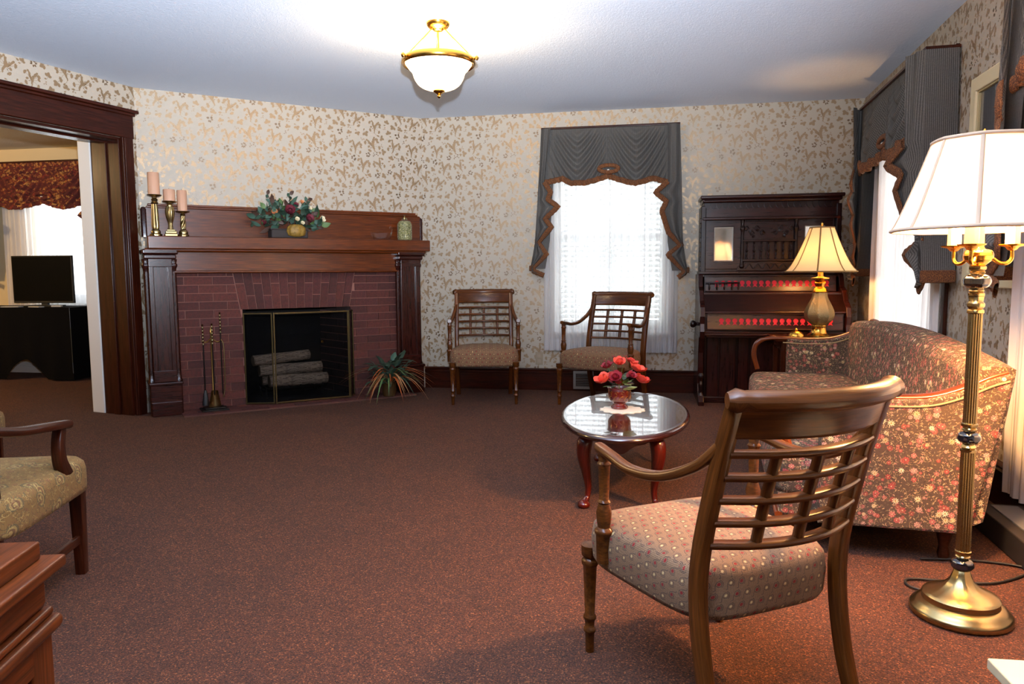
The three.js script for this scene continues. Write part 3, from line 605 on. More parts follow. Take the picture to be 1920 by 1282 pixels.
    mk('plinth', merge([bb(x0 - 0.005, x1 + 0.005, 0, 0.11, 0, 0.26, 0.006, 'x'), bb(x0 - 0.012, x1 + 0.012, 0, 0.26, 0, 0.245, 0.01, 'x'), bb(x0 - 0.018, x1 + 0.018, 0.235, 0.26, 0, 0.258, 0.008, 'x')]), M.darkOak, pier);
    mk('capital', merge([bb(x0 - 0.01, x1 + 0.01, 1.2, 1.235, 0, 0.262, 0.01, 'x'), bb(x0 - 0.022, x1 + 0.022, 1.235, 1.275, 0, 0.285, 0.012, 'x')]), M.darkOak, pier);
  }
  mk('frieze', bb(0.19, 2.04, 1.1, 1.275, 0.02, 0.195, 0.006, 'x'), M.oak, fire);
  mk('frieze_bead', bb(0.19, 2.04, 1.092, 1.112, 0.1, 0.205, 0.008, 'x'), M.oak, fire);
  const shelf = part('mantel_shelf', fire);
  mk('shelf_board', bb(0.02, 2.3, 1.275, 1.372, 0, 0.305, 0.008, 'x'), M.oak, shelf);
  mk('bed_mould', sweep([[0.0, 1.268, 0.27], [1.1, 1.268, 0.27], [2.26, 1.268, 0.27]], [0.03, 0.03], [0, 1, 0], 8, 12, 1), M.oak, shelf);
  const over = part('overmantel', fire);
  mk('back_board', boxUV(extrude([[0.02, 1.37], [2.32, 1.37], [2.32, 1.575], [2.305, 1.595], [2.265, 1.6], [2.255, 1.61], [0.06, 1.61], [0.05, 1.6], [0.02, 1.59]], 0.05, 0.006), 'x').translate(0, 0, 0.005), M.oak, over);
  mk('cap_mould', merge([bb(0.04, 2.28, 1.595, 1.612, 0, 0.075, 0.006, 'x'), bb(0.05, 2.27, 1.612, 1.63, 0, 0.06, 0.006, 'x')]), M.oak, over);
  mk('end_bead', lat([[0.001, 1.372], [0.022, 1.372], [0.022, 1.585], [0.014, 1.6], [0.001, 1.604]], 0.02, 0, 0.045, 16), M.darkOak, over);
  mk('end_bead', lat([[0.001, 1.372], [0.018, 1.372], [0.018, 1.575], [0.001, 1.59]], 2.32, 0, 0.045, 16), M.darkOak, over);
  // hearth: a row of tiles almost flush with the carpet
  const hearth = part('hearth', fire);
  mk('hearth_bed', bb(0.2, 2.1, 0.0, 0.008, 0.1, 0.402, 0), std('#5a3a30', 0.95), hearth);
  for (let r = 0; r < 3; r++) for (let k = 0; k < 9; k++) { const x0 = 0.2 + k * 0.212 - (r % 2 ? 0.1 : 0), a = Math.max(0.2, x0), b = Math.min(2.1, x0 + 0.204); if (b - a > 0.03) mk('tile', bb(a, b, 0.003, 0.013, 0.125 + r * 0.092, 0.125 + r * 0.092 + 0.084, 0), brickMats[(k + r * 2) % 5], hearth); }
}

// folding fire screen
{
  const o = thing('fire_screen', 'black mesh fire screen with thin brass frame before the fireplace opening', 'fire screen', wFire.at(0, 0.013), wFire.turn);
  const meshMat = phys('#040404', 0.9, { transparent: true, opacity: 0.32, side: THREE.DoubleSide, specularIntensity: 0.1 });
  const panel = (name, p, q, h) => {
    const g = part(name, o), d = [q[0] - p[0], q[1] - p[1]], L = Math.hypot(...d); g.position.set(p[0], 0, p[1]); g.rotation.y = Math.atan2(-d[1], d[0]);
    mk('mesh', plainBox(L - 0.02, h - 0.03, 0.0015, L / 2, h / 2, 0), meshMat, g);
    mk('frame', merge([bb(0, 0.012, 0, h, -0.006, 0.006, 0.003), bb(L - 0.012, L, 0, h, -0.006, 0.006, 0.003), bb(0.01, L - 0.01, h - 0.014, h, -0.006, 0.006, 0.003), bb(0.01, L - 0.01, 0.004, 0.016, -0.006, 0.006, 0.003)]), std('#55462a', 0.45, { metalness: 0.9 }), g);
  };
  panel('front_panel', [0.915, 0.25], [1.545, 0.25], 0.755);
  panel('wing', [0.7, 0.135], [0.91, 0.245], 0.755);
  panel('wing', [1.55, 0.245], [1.62, 0.135], 0.755);
}
// logs on a grate
{
  const o = thing('fire_grate', 'black iron grate under the birch logs in the fireplace', 'grate', wFire.at(1.14, 0.014, -0.14), wFire.turn);
  for (let k = 0; k < 6; k++) mk('bar', bx(0.014, 0.014, 0.3, -0.25 + k * 0.1, 0.1, 0, 0.002), M.iron, o);
  for (const z of [-0.11, 0.11]) mk('rail', bx(0.56, 0.014, 0.014, 0, 0.088, z, 0.002), M.iron, o);
  for (const x of [-0.24, 0.24]) for (const z of [-0.11, 0.11]) mk('leg', bx(0.014, 0.084, 0.014, x, 0.042, z, 0.002), M.iron, o);
  const bark = std('#d2c6ba', 0.9, { map: birch }), end = std('#7d6650', 0.9);
  const log = (x, y, z, L, r, ry, rz, label) => {
    const t = thing('birch_log', label, 'log', wFire.at(1.14 + x, y, -0.14 + z), wFire.turn + ry); t.rotation.z = rz;
    const g = new THREE.CylinderGeometry(r, r * 0.96, L, 16, 8, true), p = g.attributes.position;
    for (let i = 0; i < p.count; i++) { const k = 1 + 0.05 * Math.sin(3 * Math.atan2(p.getZ(i), p.getX(i)) + p.getY(i) * 9) + 0.03 * Math.sin(p.getY(i) * 31); p.setX(i, p.getX(i) * k); p.setZ(i, p.getZ(i) * k); }
    g.computeVertexNormals(); g.rotateZ(Math.PI / 2);
    const uv = g.attributes.uv; for (let i = 0; i < uv.count; i++) uv.setXY(i, uv.getX(i) * 0.35, uv.getY(i) * L);
    mk('bark', flat(g), bark, t);
    for (const s of [-1, 1]) mk('cut_end', flat(new THREE.CylinderGeometry(r * 0.95, r * 0.95, 0.006, 16).rotateZ(Math.PI / 2).translate(s * L / 2, 0, 0)), end, t);
  };
  log(0.04, 0.162, 0.09, 0.5, 0.052, 0.03, 0.0, 'lowest birch log at the front of the fireplace grate');
  log(0.02, 0.165, -0.05, 0.52, 0.055, -0.05, 0.0, 'birch log lying at the back of the fireplace grate');
  log(-0.01, 0.255, 0.03, 0.54, 0.05, 0.06, 0.01, 'middle birch log resting on the two lower ones');
  log(-0.08, 0.353, 0.0, 0.5, 0.046, 0.16, 0.05, 'topmost birch log on the pile in the fireplace');
}
// fire tools
{
  const o = thing('fire_tool_stand', 'dark fire tool stand with square base beside the fire screen', 'stand', wFire.at(0.44, 0.013, 0.24), wFire.turn);
  mk('base_plate', merge([bx(0.2, 0.012, 0.17, 0, 0.006, 0, 0.003), bx(0.15, 0.012, 0.12, 0, 0.018, 0, 0.004)]), M.iron, o);
  mk('pole', lat([[0.008, 0.02], [0.016, 0.03], [0.007, 0.05], [0.006, 0.6], [0.012, 0.62], [0.006, 0.64], [0.001, 0.66]], 0, 0, -0.02, 12), M.agedBrass, o);
  mk('hook_arm', tube([[-0.075, 0.55, 0.0], [-0.04, 0.54, 0.01], [0, 0.565, -0.01], [0.04, 0.54, 0.01], [0.075, 0.55, 0.0]], 0.005, 20, 6), M.agedBrass, o);
  const handle = (y) => { const p = []; for (let k = 0; k <= 24; k++) p.push([0.006 + 0.0028 * Math.cos(k * Math.PI / 2), y + k * 0.0065]); return [[0.001, y], ...p, [0.001, y + 0.162]]; };
  const tool = (x, z, top, label, head) => {
    const t = thing('fire_tool', label, 'fire tool', wFire.at(0.44 + x, 0.013, 0.24 + z), wFire.turn, 'fire tools on the stand');
    mk('shaft', lat([[0.001, 0.12], [0.005, 0.13], [0.005, top - 0.16], [0.001, top - 0.158]], 0, 0, 0, 8), M.iron, t);
    mk('handle', lat(handle(top - 0.162), 0, 0, 0, 10), M.antiqueBrass, t);
    head(t);
  };
  tool(0.065, 0.025, 0.775, 'tallest fire tool, a brass-handled poker with hook', (t) => mk('head', tube([[0, 0.56, 0], [0.018, 0.52, 0], [0.02, 0.4, 0], [0.018, 0.2, 0], [0.004, 0.1, 0]], 0.005, 16, 6), M.antiqueBrass, t));
  tool(0.0, 0.045, 0.69, 'brass-handled hearth shovel with shiny pan', (t) => mk('head', sheet((u, v) => [(u - 0.5) * (0.05 + 0.045 * v), 0.16 - v * 0.13, 0.012 - 0.03 * Math.cos((u - 0.5) * 2.6)], 12, 8), M.antiqueBrass, t));
  tool(-0.065, 0.025, 0.685, 'brass-handled hearth brush with dark bristles', (t) => mk('head', lat([[0.001, 0.17], [0.012, 0.16], [0.02, 0.1], [0.026, 0.045], [0.001, 0.045]], 0, 0, 0, 14), M.black, t));
}

// ------------------------------------------------------------------ plants and flowers
const leafGeo = (L, W, bend, fold = 0.25) => sheet((u, v) => { const w = W * Math.sin(Math.PI * Math.pow(v, 0.75)) * (u - 0.5) * 2; const a = bend * v; return [w, L * v * Math.cos(a), L * v * Math.sin(a) * 0.9 + Math.abs(w) * fold]; }, 2, 6);
const bladeGeo = (L, W, droop) => sheet((u, v) => { const w = W * (u - 0.5) * 2 * Math.sin(Math.PI * (0.1 + 0.9 * Math.pow(v, 0.6))) , a = droop * v * v; return [w, L * (v - 0.35 * droop * v * v * v), L * 0.75 * a * v + Math.abs(w) * 0.3]; }, 2, 10);
function sprout(name, geo, mat, parent, pos, yaw, tilt, scale = 1, roll = 0) {
  const m = mk(name, geo, mat, parent); m.position.set(...pos); m.rotation.order = 'YXZ'; m.rotation.set(tilt, yaw, roll); m.scale.setScalar(scale); return m;
}
function bloom(petals, R, cup, layers = 2) {   // one flower: layered cupped petals round a centre
  const list = [];
  for (let l = 0; l < layers; l++) for (let k = 0; k < petals; k++) {
    const r = R * (1 - 0.28 * l), lift = cup + 0.45 * l;
    const g = sheet((u, v) => { const w = r * 0.52 * Math.sin(Math.PI * Math.min(1, 0.12 + 0.8 * v)) * (u - 0.5) * 2, out = r * v * Math.cos(lift * (0.4 + v * 0.7)); return [w, r * v * Math.sin(lift * (0.4 + v * 0.7)) + 0.4 * w * w / r, out]; }, 4, 4);
    list.push(g.rotateY((k + l * 0.5) * 2 * Math.PI / petals));
  }
  return merge(list);
}
const leafMat = (c) => std(c, 0.6, { side: THREE.DoubleSide });
const G = { deep: leafMat('#2c4030'), blue: leafMat('#3f5c4c'), mid: leafMat('#56703f'), pale: leafMat('#8c9a62'), brown: leafMat('#4a3328'), wine: leafMat('#6d2430'), peach: leafMat('#d58d5a'), cream: leafMat('#e6d8b4'), red: leafMat('#c93a2c'), coral: leafMat('#e0523c'), crimson: leafMat('#8c1a2a'), orange: leafMat('#a8521f'), straw: leafMat('#a5744a') };
const LEAF = leafGeo(0.07, 0.02, 0.5), LEAF_LONG = leafGeo(0.1, 0.018, 0.6), BLADE = bladeGeo(0.25, 0.011, 1.35);

// arrangement on the mantel shelf
{
  const o = thing('flower_arrangement', 'silk flower arrangement with burgundy blooms and yellow gourd on the mantel shelf', 'flowers', wFire.at(1.08, 1.372, 0.17), wFire.turn);
  mk('planter', merge([bx(0.3, 0.075, 0.13, 0, 0.0375, 0, 0.012), bx(0.31, 0.012, 0.14, 0, 0.072, 0, 0.004)]), std('#241a16', 0.7), o);
  const gourd = pad((a) => [0.075 * Math.cos(a) * (1 + 0.06 * Math.cos(8 * a)), 0.055 * Math.sin(a) * (1 + 0.06 * Math.cos(8 * a))], [[0.3, 0], [0.85, 0.012], [1, 0.045], [0.92, 0.08], [0.6, 0.1], [0.2, 0.1], [0.01, 0.09]], 40);
  mk('gourd', gourd.translate(0.05, 0.012, 0.075), std('#b08a36', 0.6, { map: brickGrain }), o, 'yellow ribbed gourd');
  const kinds = [G.deep, G.blue, G.deep, G.blue, G.brown, G.mid];
  for (let k = 0; k < 170; k++) {
    const a = rr(-1.5, 1.5), ph = rr(-0.4, 1.2), R = rr(0.04, 0.215) * (1 + 0.25 * Math.abs(Math.sin(a)));
    sprout('leaf', rnd() < 0.6 ? LEAF : LEAF_LONG, kinds[k % 6], o, [Math.sin(a) * R * 1.05, 0.085 + Math.cos(a) * R * 0.85, rr(-0.05, 0.08)], rr(-1.2, 1.2) , rr(-0.5, 0.9), rr(0.75, 1.2), -a + rr(-0.7, 0.7));
  }
  for (const [x, y, z, r, m, p] of [[-0.005, 0.215, 0.09, 0.06, G.wine, 9], [0.15, 0.155, 0.08, 0.052, G.wine, 8], [-0.115, 0.205, 0.06, 0.036, G.peach, 7], [0.06, 0.27, 0.03, 0.032, G.wine, 6], [-0.235, 0.17, 0.03, 0.026, G.cream, 6], [-0.2, 0.12, 0.06, 0.03, G.wine, 6], [0.27, 0.16, 0.03, 0.04, G.cream, 5], [0.05, 0.15, 0.1, 0.028, G.cream, 6], [0.09, 0.12, 0.11, 0.024, G.cream, 6], [0.18, 0.25, 0.02, 0.022, G.cream, 5], [0.12, 0.3, 0.0, 0.025, G.peach, 5]]) { const f = mk('bloom', bloom(p, r, 0.75, 3), m, o); f.position.set(x, y, z); f.rotation.set(1.1, 0, -x * 2); }
  for (const [x, y] of [[-0.16, 0.36], [0.02, 0.37], [0.17, 0.33], [-0.27, 0.2], [0.25, 0.1]]) {
    mk('stem', tube([[x * 0.2, 0.1, 0], [x * 0.6, y * 0.6, 0.01], [x, y, 0.02]], 0.0028, 8, 5), G.brown, o);
    for (let q = 0; q < 5; q++) sprout('leaf', LEAF, kinds[q % 6], o, [x * (0.75 + 0.06 * q), y * (0.78 + 0.05 * q), 0.015], rr(-1, 1), rr(-0.4, 0.6), 0.7, -x * 3 + (q % 2 ? 0.8 : -0.8));
  }
}
// fern on the hearth
{
  const o = thing('potted_plant', 'bushy plant with orange blades in a brown pot at the right of the hearth', 'plant', wFire.at(1.86, 0.013, 0.36), wFire.turn);
  mk('pot', lat([[0.001, 0], [0.05, 0], [0.062, 0.05], [0.058, 0.1], [0.064, 0.115], [0.054, 0.115], [0.05, 0.1], [0.001, 0.098]], 0, 0, 0, 24), std('#4a3316', 0.45), o);
  for (let k = 0; k < 95; k++) { const yaw = rr(0, 6.28), R = rr(0.02, 0.2); sprout('leaf', rnd() < 0.5 ? LEAF : LEAF_LONG, [G.deep, G.deep, G.blue, G.deep][k % 4], o, [Math.sin(yaw) * R, 0.12 + rr(0, 0.2), Math.cos(yaw) * R * 0.4 + 0.02], yaw, rr(0.2, 1.5), rr(0.9, 1.5)); }
  const bladeMats = [G.orange, G.straw, G.orange, G.straw, G.deep, G.mid];
  for (let k = 0; k < 40; k++) { const yaw = k < 12 ? rr(-1.0, 1.0) : lerp(-1.75, 1.75, (k - 12) / 28) + rr(-0.1, 0.1); sprout('blade', BLADE, bladeMats[k % 6], o, [0.02 * Math.sin(yaw), 0.11, 0.02 * Math.cos(yaw)], yaw, rr(0.2, 0.95), rr(0.95, 1.5)); }
}
// candlesticks on the mantel
{
  const candleMat = phys('#c8987a', 0.6, { sheen: 0.2 });
  const stick = (s, off, shape, h, candleH, candleR, label, sides) => {
    const o = thing('candlestick', label, 'candlestick', wFire.at(s, 1.372, off), wFire.turn);
    if (sides) {
      mk('base', merge([bx(0.088, 0.02, 0.088, 0, 0.01, 0, 0.004), bx(0.082, 0.02, 0.082, 0, 0.03, 0, 0.006), bx(0.06, 0.012, 0.06, 0, 0.046, 0, 0.004)]), M.antiqueBrass, o);
    } else mk('base', lat([[0.001, 0], [0.034 + h * 0.03, 0], [0.035 + h * 0.03, 0.015], [0.032, 0.022], [0.034, 0.035], [0.03, 0.045], [0.02, 0.055]], 0, 0, 0, 28), M.antiqueBrass, o);
    mk('stem', shape, M.antiqueBrass, o);
    mk('drip_plate', lat([[0.001, h - 0.014], [0.02, h - 0.014], [0.05, h - 0.004], [0.052, h], [0.001, h]], 0, 0, 0, 28), M.agedBrass, o);
    return o;
  };
  const candle = (s, off, y, h, r, label) => {
    const o = thing('pillar_candle', label, 'candle', wFire.at(s, 1.372 + y, off), wFire.turn);
    mk('wax', lat([[0.001, 0], [r, 0], [r, h - 0.004], [r - 0.004, h], [r * 0.5, h - 0.004], [0.001, h - 0.006]], 0, 0, 0, 28), candleMat, o);
    mk('wick', lat([[0.0015, h - 0.006], [0.0015, h + 0.01], [0.0001, h + 0.011]], 0, 0, 0, 6), M.black, o);
  };
  const fluted = (prof, n = 12, k = 0.07) => { const g = new THREE.LatheGeometry(prof.map(([r, y]) => new THREE.Vector2(r, y)), 72), p = g.attributes.position; for (let i = 0; i < p.count; i++) { const a = Math.atan2(p.getZ(i), p.getX(i)), f = 1 + k * Math.cos(n * a); p.setX(i, p.getX(i) * f); p.setZ(i, p.getZ(i) * f); } g.computeVertexNormals(); return flat(g); };
  stick(0.088, 0.2, merge([fluted([[0.022, 0.055], [0.026, 0.08], [0.022, 0.2], [0.019, 0.24]]), lat([[0.019, 0.24], [0.026, 0.25], [0.018, 0.262], [0.024, 0.275], [0.016, 0.285], [0.02, 0.297]], 0, 0, 0, 24)]), 0.31, 0.165, 0.042, 'tallest brass candlestick, with fluted column, at the left end of the mantel');
  candle(0.088, 0.2, 0.31, 0.165, 0.041, 'tan pillar candle standing highest, on the tallest mantel candlestick');
  stick(0.19, 0.21, merge([fluted(smoothProfile([[0.02, 0.05], [0.016, 0.075], [0.016, 0.1], [0.028, 0.15], [0.032, 0.19], [0.026, 0.225]]), 10, 0.06), lat([[0.02, 0.225], [0.022, 0.235], [0.016, 0.243], [0.02, 0.252]], 0, 0, 0, 24)]), 0.265, 0.09, 0.042, 'middle brass candlestick with urn stem and square stepped base on the mantel', true);
  candle(0.19, 0.21, 0.265, 0.088, 0.042, 'shortest tan pillar candle, on the square-based candlestick');
  const twist = (() => { const g = new THREE.CylinderGeometry(0.016, 0.02, 0.1, 40, 30, true), p = g.attributes.position; for (let i = 0; i < p.count; i++) { const a = Math.atan2(p.getZ(i), p.getX(i)), f = 1 + 0.18 * Math.cos(4 * a + p.getY(i) * 90); p.setX(i, p.getX(i) * f); p.setZ(i, p.getZ(i) * f); } g.computeVertexNormals(); return flat(g.translate(0, 0.11, 0)); })();
  stick(0.283, 0.17, merge([twist, lat([[0.014, 0.16], [0.02, 0.168], [0.014, 0.178], [0.018, 0.185]], 0, 0, 0, 20)]), 0.195, 0.16, 0.036, 'shortest brass candlestick, with twisted stem, right of the other two on the mantel');
  candle(0.283, 0.17, 0.195, 0.16, 0.036, 'slim tan pillar candle on the twisted brass candlestick');
}
// glass jar and a clear dish at the right end of the shelf
{
  const o = thing('glass_jar', 'lidded glass jar filled with green and tan seeds at the right end of the mantel', 'jar', wFire.at(2.12, 1.372, 0.15), wFire.turn);
  mk('glass_body', lat(smoothProfile([[0.001, 0], [0.058, 0], [0.066, 0.012], [0.067, 0.1], [0.065, 0.15], [0.05, 0.178], [0.03, 0.188], [0.026, 0.198]], 5), 0, 0, 0, 36), phys('#ffffff', 0.03, { transmission: 1, thickness: 0, side: THREE.DoubleSide }), o);
  const seedGeometry = lat(smoothProfile([[0.001, 0.004], [0.054, 0.004], [0.062, 0.014], [0.063, 0.1], [0.061, 0.148], [0.045, 0.172], [0.001, 0.176]], 5), 0, 0, 0, 36);
  { const uv = seedGeometry.attributes.uv; for (let i = 0; i < uv.count; i++) uv.setXY(i, uv.getX(i) * 0.4, uv.getY(i) * 0.22); }
  mk('seeds', seedGeometry, std('#ffffff', 0.7, { map: seeds }), o, 'green and tan seeds');
  mk('stopper', lat([[0.001, 0.19], [0.024, 0.19], [0.024, 0.203], [0.008, 0.207], [0.006, 0.214], [0.012, 0.224], [0.001, 0.23]], 0, 0, 0, 20), M.antiqueBrass, o);
  const d = thing('glass_dish', 'low clear glass dish on the mantel left of the seed jar', 'dish', wFire.at(1.9, 1.372, 0.15), wFire.turn);
  mk('bowl', lat([[0.001, 0], [0.06, 0], [0.085, 0.03], [0.098, 0.07], [0.094, 0.07], [0.08, 0.032], [0.056, 0.006], [0.001, 0.006]], 0, 0, 0, 36), phys('#ffffff', 0.03, { transmission: 1, thickness: 0, side: THREE.DoubleSide }), d);
  mk('handle', tube([[0.09, 0.06, 0], [0.1, 0.1, 0], [0.088, 0.125, 0], [0.075, 0.11, 0]], 0.004, 14, 6), phys('#ffffff', 0.03, { transmission: 1, thickness: 0 }), d);
}

// ------------------------------------------------------------------ ceiling light
{
  const o = thing('pendant_light', 'semi-flush ceiling light with alabaster glass bowl and brass ring', 'ceiling light', [-0.41, 0, -4.35], 0);
  mk('canopy', lat(smoothProfile([[0.001, 2.455], [0.025, 2.455], [0.032, 2.465], [0.055, 2.472], [0.066, 2.485], [0.07, 2.5]], 4), 0, 0, 0, 32), M.brass, o);
  mk('rod', lat([[0.006, 2.27], [0.006, 2.46]], 0, 0, 0, 10), M.brass, o);
  mk('socket_cluster', lat([[0.001, 2.245], [0.03, 2.25], [0.035, 2.27], [0.02, 2.29], [0.006, 2.3]], 0, 0, 0, 20), M.brass, o);
  mk('ring', lat([[0.19, 2.268], [0.203, 2.262], [0.212, 2.27], [0.212, 2.292], [0.203, 2.302], [0.192, 2.298], [0.19, 2.268]], 0, 0, 0, 56), M.brass, o);
  for (let k = 0; k < 3; k++) {
    const a = k * 2 * Math.PI / 3 + 0.35, x = Math.cos(a), z = Math.sin(a);
    mk('stay', tube([[x * 0.04, 2.465, z * 0.04], [x * 0.1, 2.4, z * 0.1], [x * 0.2, 2.295, z * 0.2]], 0.005, 10, 6), M.brass, o);
    mk('ring_knob', lat(smoothProfile([[0.001, 0], [0.01, 0.006], [0.008, 0.018], [0.014, 0.028], [0.001, 0.04]], 4), 0, 0, 0, 14).rotateZ(-Math.PI / 2).rotateY(-a).translate(x * 0.21, 2.282, z * 0.21), M.brass, o);
  }
  const bowlGlass = phys('#fff4e4', 0.9, { transmission: 0.35, thickness: 0, side: THREE.DoubleSide, emissive: '#ffe6c0', emissiveIntensity: 2.2, specularIntensity: 0.2 });
  mk('glass_bowl', lat(smoothProfile([[0.196, 2.285], [0.175, 2.25], [0.152, 2.225], [0.14, 2.19], [0.115, 2.155], [0.07, 2.132], [0.02, 2.124]], 5), 0, 0, 0, 56), bowlGlass, o);
  mk('finial', lat(smoothProfile([[0.001, 2.135], [0.03, 2.128], [0.034, 2.12], [0.02, 2.108], [0.008, 2.1], [0.012, 2.092], [0.001, 2.08]], 4), 0, 0, 0, 24), M.brass, o);
  const bulbMat = std('#fff3dd', 0.5, { emissive: '#fff0d6', emissiveIntensity: 4 });
  for (let k = 0; k < 3; k++) { const a = k * 2.094 + 1.2; mk('bulb', lat(smoothProfile([[0.001, -0.03], [0.022, -0.018], [0.026, 0.004], [0.014, 0.03], [0.012, 0.045]], 4), 0, 0, 0, 16).rotateX(Math.PI / 2).rotateY(a).translate(Math.sin(a) * 0.075, 2.255, Math.cos(a) * 0.075), bulbMat, o); }
  const lamp = new THREE.PointLight('#ffdfb0', 11, 0, 2); lamp.name = 'pendant_lamp'; lamp.position.set(-0.41, 2.315, -4.35); lamp.castShadow = true; lamp.shadow.radius = 3; scene.add(lamp);
}
// ceiling lamp of the room beyond, outside the frame
{
  const o = thing('flush_lamp', 'round ceiling lamp in the far room, outside the picture', 'ceiling light', [-6.6, 0, -5.4], 0);
  mk('base', lat([[0.001, 2.46], [0.14, 2.46], [0.14, 2.43], [0.001, 2.43]], 0, 0, 0, 28), M.brass, o);
  mk('globe', lat(smoothProfile([[0.13, 2.43], [0.12, 2.38], [0.06, 2.345], [0.001, 2.34]], 4), 0, 0, 0, 28), std('#fff0d0', 0.6, { emissive: '#ffdca0', emissiveIntensity: 2 }), o);
  const l = new THREE.PointLight('#ffd9a0', 24, 0, 2); l.name = 'flush_lamp_light'; l.position.set(-6.6, 2.28, -5.4); l.castShadow = true; l.shadow.radius = 4; scene.add(l);
}

// ------------------------------------------------------------------ slat-back armchairs
function makeChair(label) {
  const o = thing('slat_back_armchair', label, 'chair', [0, 0, 0], 0, 'slat-back armchairs with dotted seats');
  const outline = (a) => { const p = 0.42, c = Math.sign(Math.cos(a)) * Math.pow(Math.abs(Math.cos(a)), p), s = Math.sign(Math.sin(a)) * Math.pow(Math.abs(Math.sin(a)), p); return [c * lerp(0.232, 0.282, (s + 1) / 2), s * 0.245 + 0.015]; };
  mk('seat', pad(outline, [[0.86, 0.298], [0.96, 0.3], [0.99, 0.315], [1.005, 0.37], [0.985, 0.412], [0.93, 0.43], [0.8, 0.443], [0.55, 0.452], [0.25, 0.456], [0.01, 0.457]], 64), M.dotFabric, o);
  mk('seat_frame', merge([bx(0.42, 0.03, 0.03, 0, 0.312, 0.205, 0.004), bx(0.36, 0.03, 0.03, 0, 0.312, -0.185, 0.004), bx(0.03, 0.03, 0.36, 0.195, 0.312, 0, 0.004), bx(0.03, 0.03, 0.36, -0.195, 0.312, 0, 0.004)]), M.chairWood, o);
  const leg = lat([[0.001, 0], [0.0125, 0], [0.014, 0.06], [0.0185, 0.066], [0.0185, 0.074], [0.0135, 0.08], [0.015, 0.1], [0.0195, 0.106], [0.0195, 0.113], [0.0145, 0.12], [0.0205, 0.27], [0.025, 0.276], [0.025, 0.288], [0.018, 0.296], [0.025, 0.304], [0.026, 0.335], [0.001, 0.336]], 0, 0, 0, 20);
  const post = lat([[0.001, 0.33], [0.02, 0.33], [0.021, 0.36], [0.022, 0.41], [0.026, 0.416], [0.026, 0.424], [0.017, 0.432], [0.02, 0.45], [0.022, 0.475], [0.015, 0.5], [0.019, 0.506], [0.0135, 0.512], [0.015, 0.57], [0.0165, 0.61], [0.02, 0.616], [0.015, 0.622], [0.017, 0.645], [0.001, 0.645]], 0, 0, 0, 18);
  const zAt = (y) => (y < 0.42 ? -0.215 : -0.215 - 0.115 * Math.pow((y - 0.42) / 0.46, 1.35));   // rake of the back
  for (const s of [1, -1]) {
    const l = mk('leg', leg, M.chairWood, o); l.position.set(s * 0.245, 0, 0.235);
    mk('rear_leg', sweep([[s * 0.218, 0, -0.295], [s * 0.222, 0.2, -0.235], [s * 0.225, 0.42, -0.215], [s * 0.225, 0.65, zAt(0.65)], [s * 0.225, 0.86, zAt(0.86)]], (t) => [0.036, lerp(0.034, 0.04, Math.sin(t * Math.PI))], [0, 0, 1], 20, 12, 0.45), M.chairWood, o);
    const p = mk('arm_post', post, M.chairWood, o); p.position.set(s * 0.268, 0, 0.125);
    mk('arm', sweep([[s * 0.228, 0.765, -0.29], [s * 0.243, 0.7, -0.225], [s * 0.262, 0.648, -0.12], [s * 0.274, 0.635, -0.01], [s * 0.273, 0.648, 0.08], [s * 0.268, 0.657, 0.155]], (t) => [lerp(0.026, 0.036, t) * (t > 0.97 ? 0.8 : 1), 0.027], [0, 1, 0], 26, 12, 0.7), M.chairWood, o);
  }
  const bow = (x) => -0.062 * (1 - (x / 0.225) ** 2);
  const arcAt = (y, hw, dz = 0) => [-1, -0.6, -0.2, 0.2, 0.6, 1].map((k) => [k * hw, y, zAt(y) + bow(k * hw * 0.98) + dz]);
  const rail = part('top_rail', o);
  mk('rail_board', sweep(arcAt(0.825, 0.222), [0.092, 0.024], [0, 0.25, 1], 24, 12, 0.4), M.chairWood, rail);
  mk('rail_scroll', sweep(arcAt(0.872, 0.252, -0.012), (t) => { const k = Math.min(t, 1 - t); return k < 0.02 ? [0.036, 0.036] : k < 0.05 ? [0.056, 0.056] : k < 0.07 ? [0.046, 0.046] : [0.05, 0.05]; }, [0, 1, 0], 30, 14, 1), M.chairWood, rail);
  mk('rail_bead', sweep(arcAt(0.787, 0.222, -0.008), [0.01, 0.012], [0, 1, 0], 20, 8, 1), M.chairWood, rail);
  const ys = [0.51, 0.568, 0.626, 0.684, 0.742];
  for (const y of ys) mk('slat', sweep(arcAt(y, 0.215), [0.03, 0.018], [0, 1, 0], 20, 8, 0.45), M.chairWood, o);
  for (const x of [-0.112, 0, 0.112]) mk('muntin', sweep([[x, ys[0], zAt(ys[0]) + bow(x)], [x, 0.62, zAt(0.62) + bow(x)], [x, ys[4], zAt(ys[4]) + bow(x)]], [0.02, 0.022], [0, 0, 1], 8, 8, 0.45), M.chairWood, o);
  return o;
}
const nearChair = makeChair('slat-back armchair in the foreground, seen from behind beside the floor lamp');
nearChair.position.set(0.521, 0, -1.881); nearChair.rotation.y = 3.541; nearChair.scale.set(0.93, 0.938, 1.035);
const chairWall = dup(nearChair, [-0.237, 0, -6.227], 0.038, 'slat-back armchair against the wallpaper between fireplace and window'); chairWall.scale.set(1.061, 1.044, 1);
const chairWindow = dup(nearChair, [0.748, 0, -6.0], -0.607, 'slat-back armchair turned sideways before the bright window'); chairWindow.scale.set(1.132, 1.018, 1);

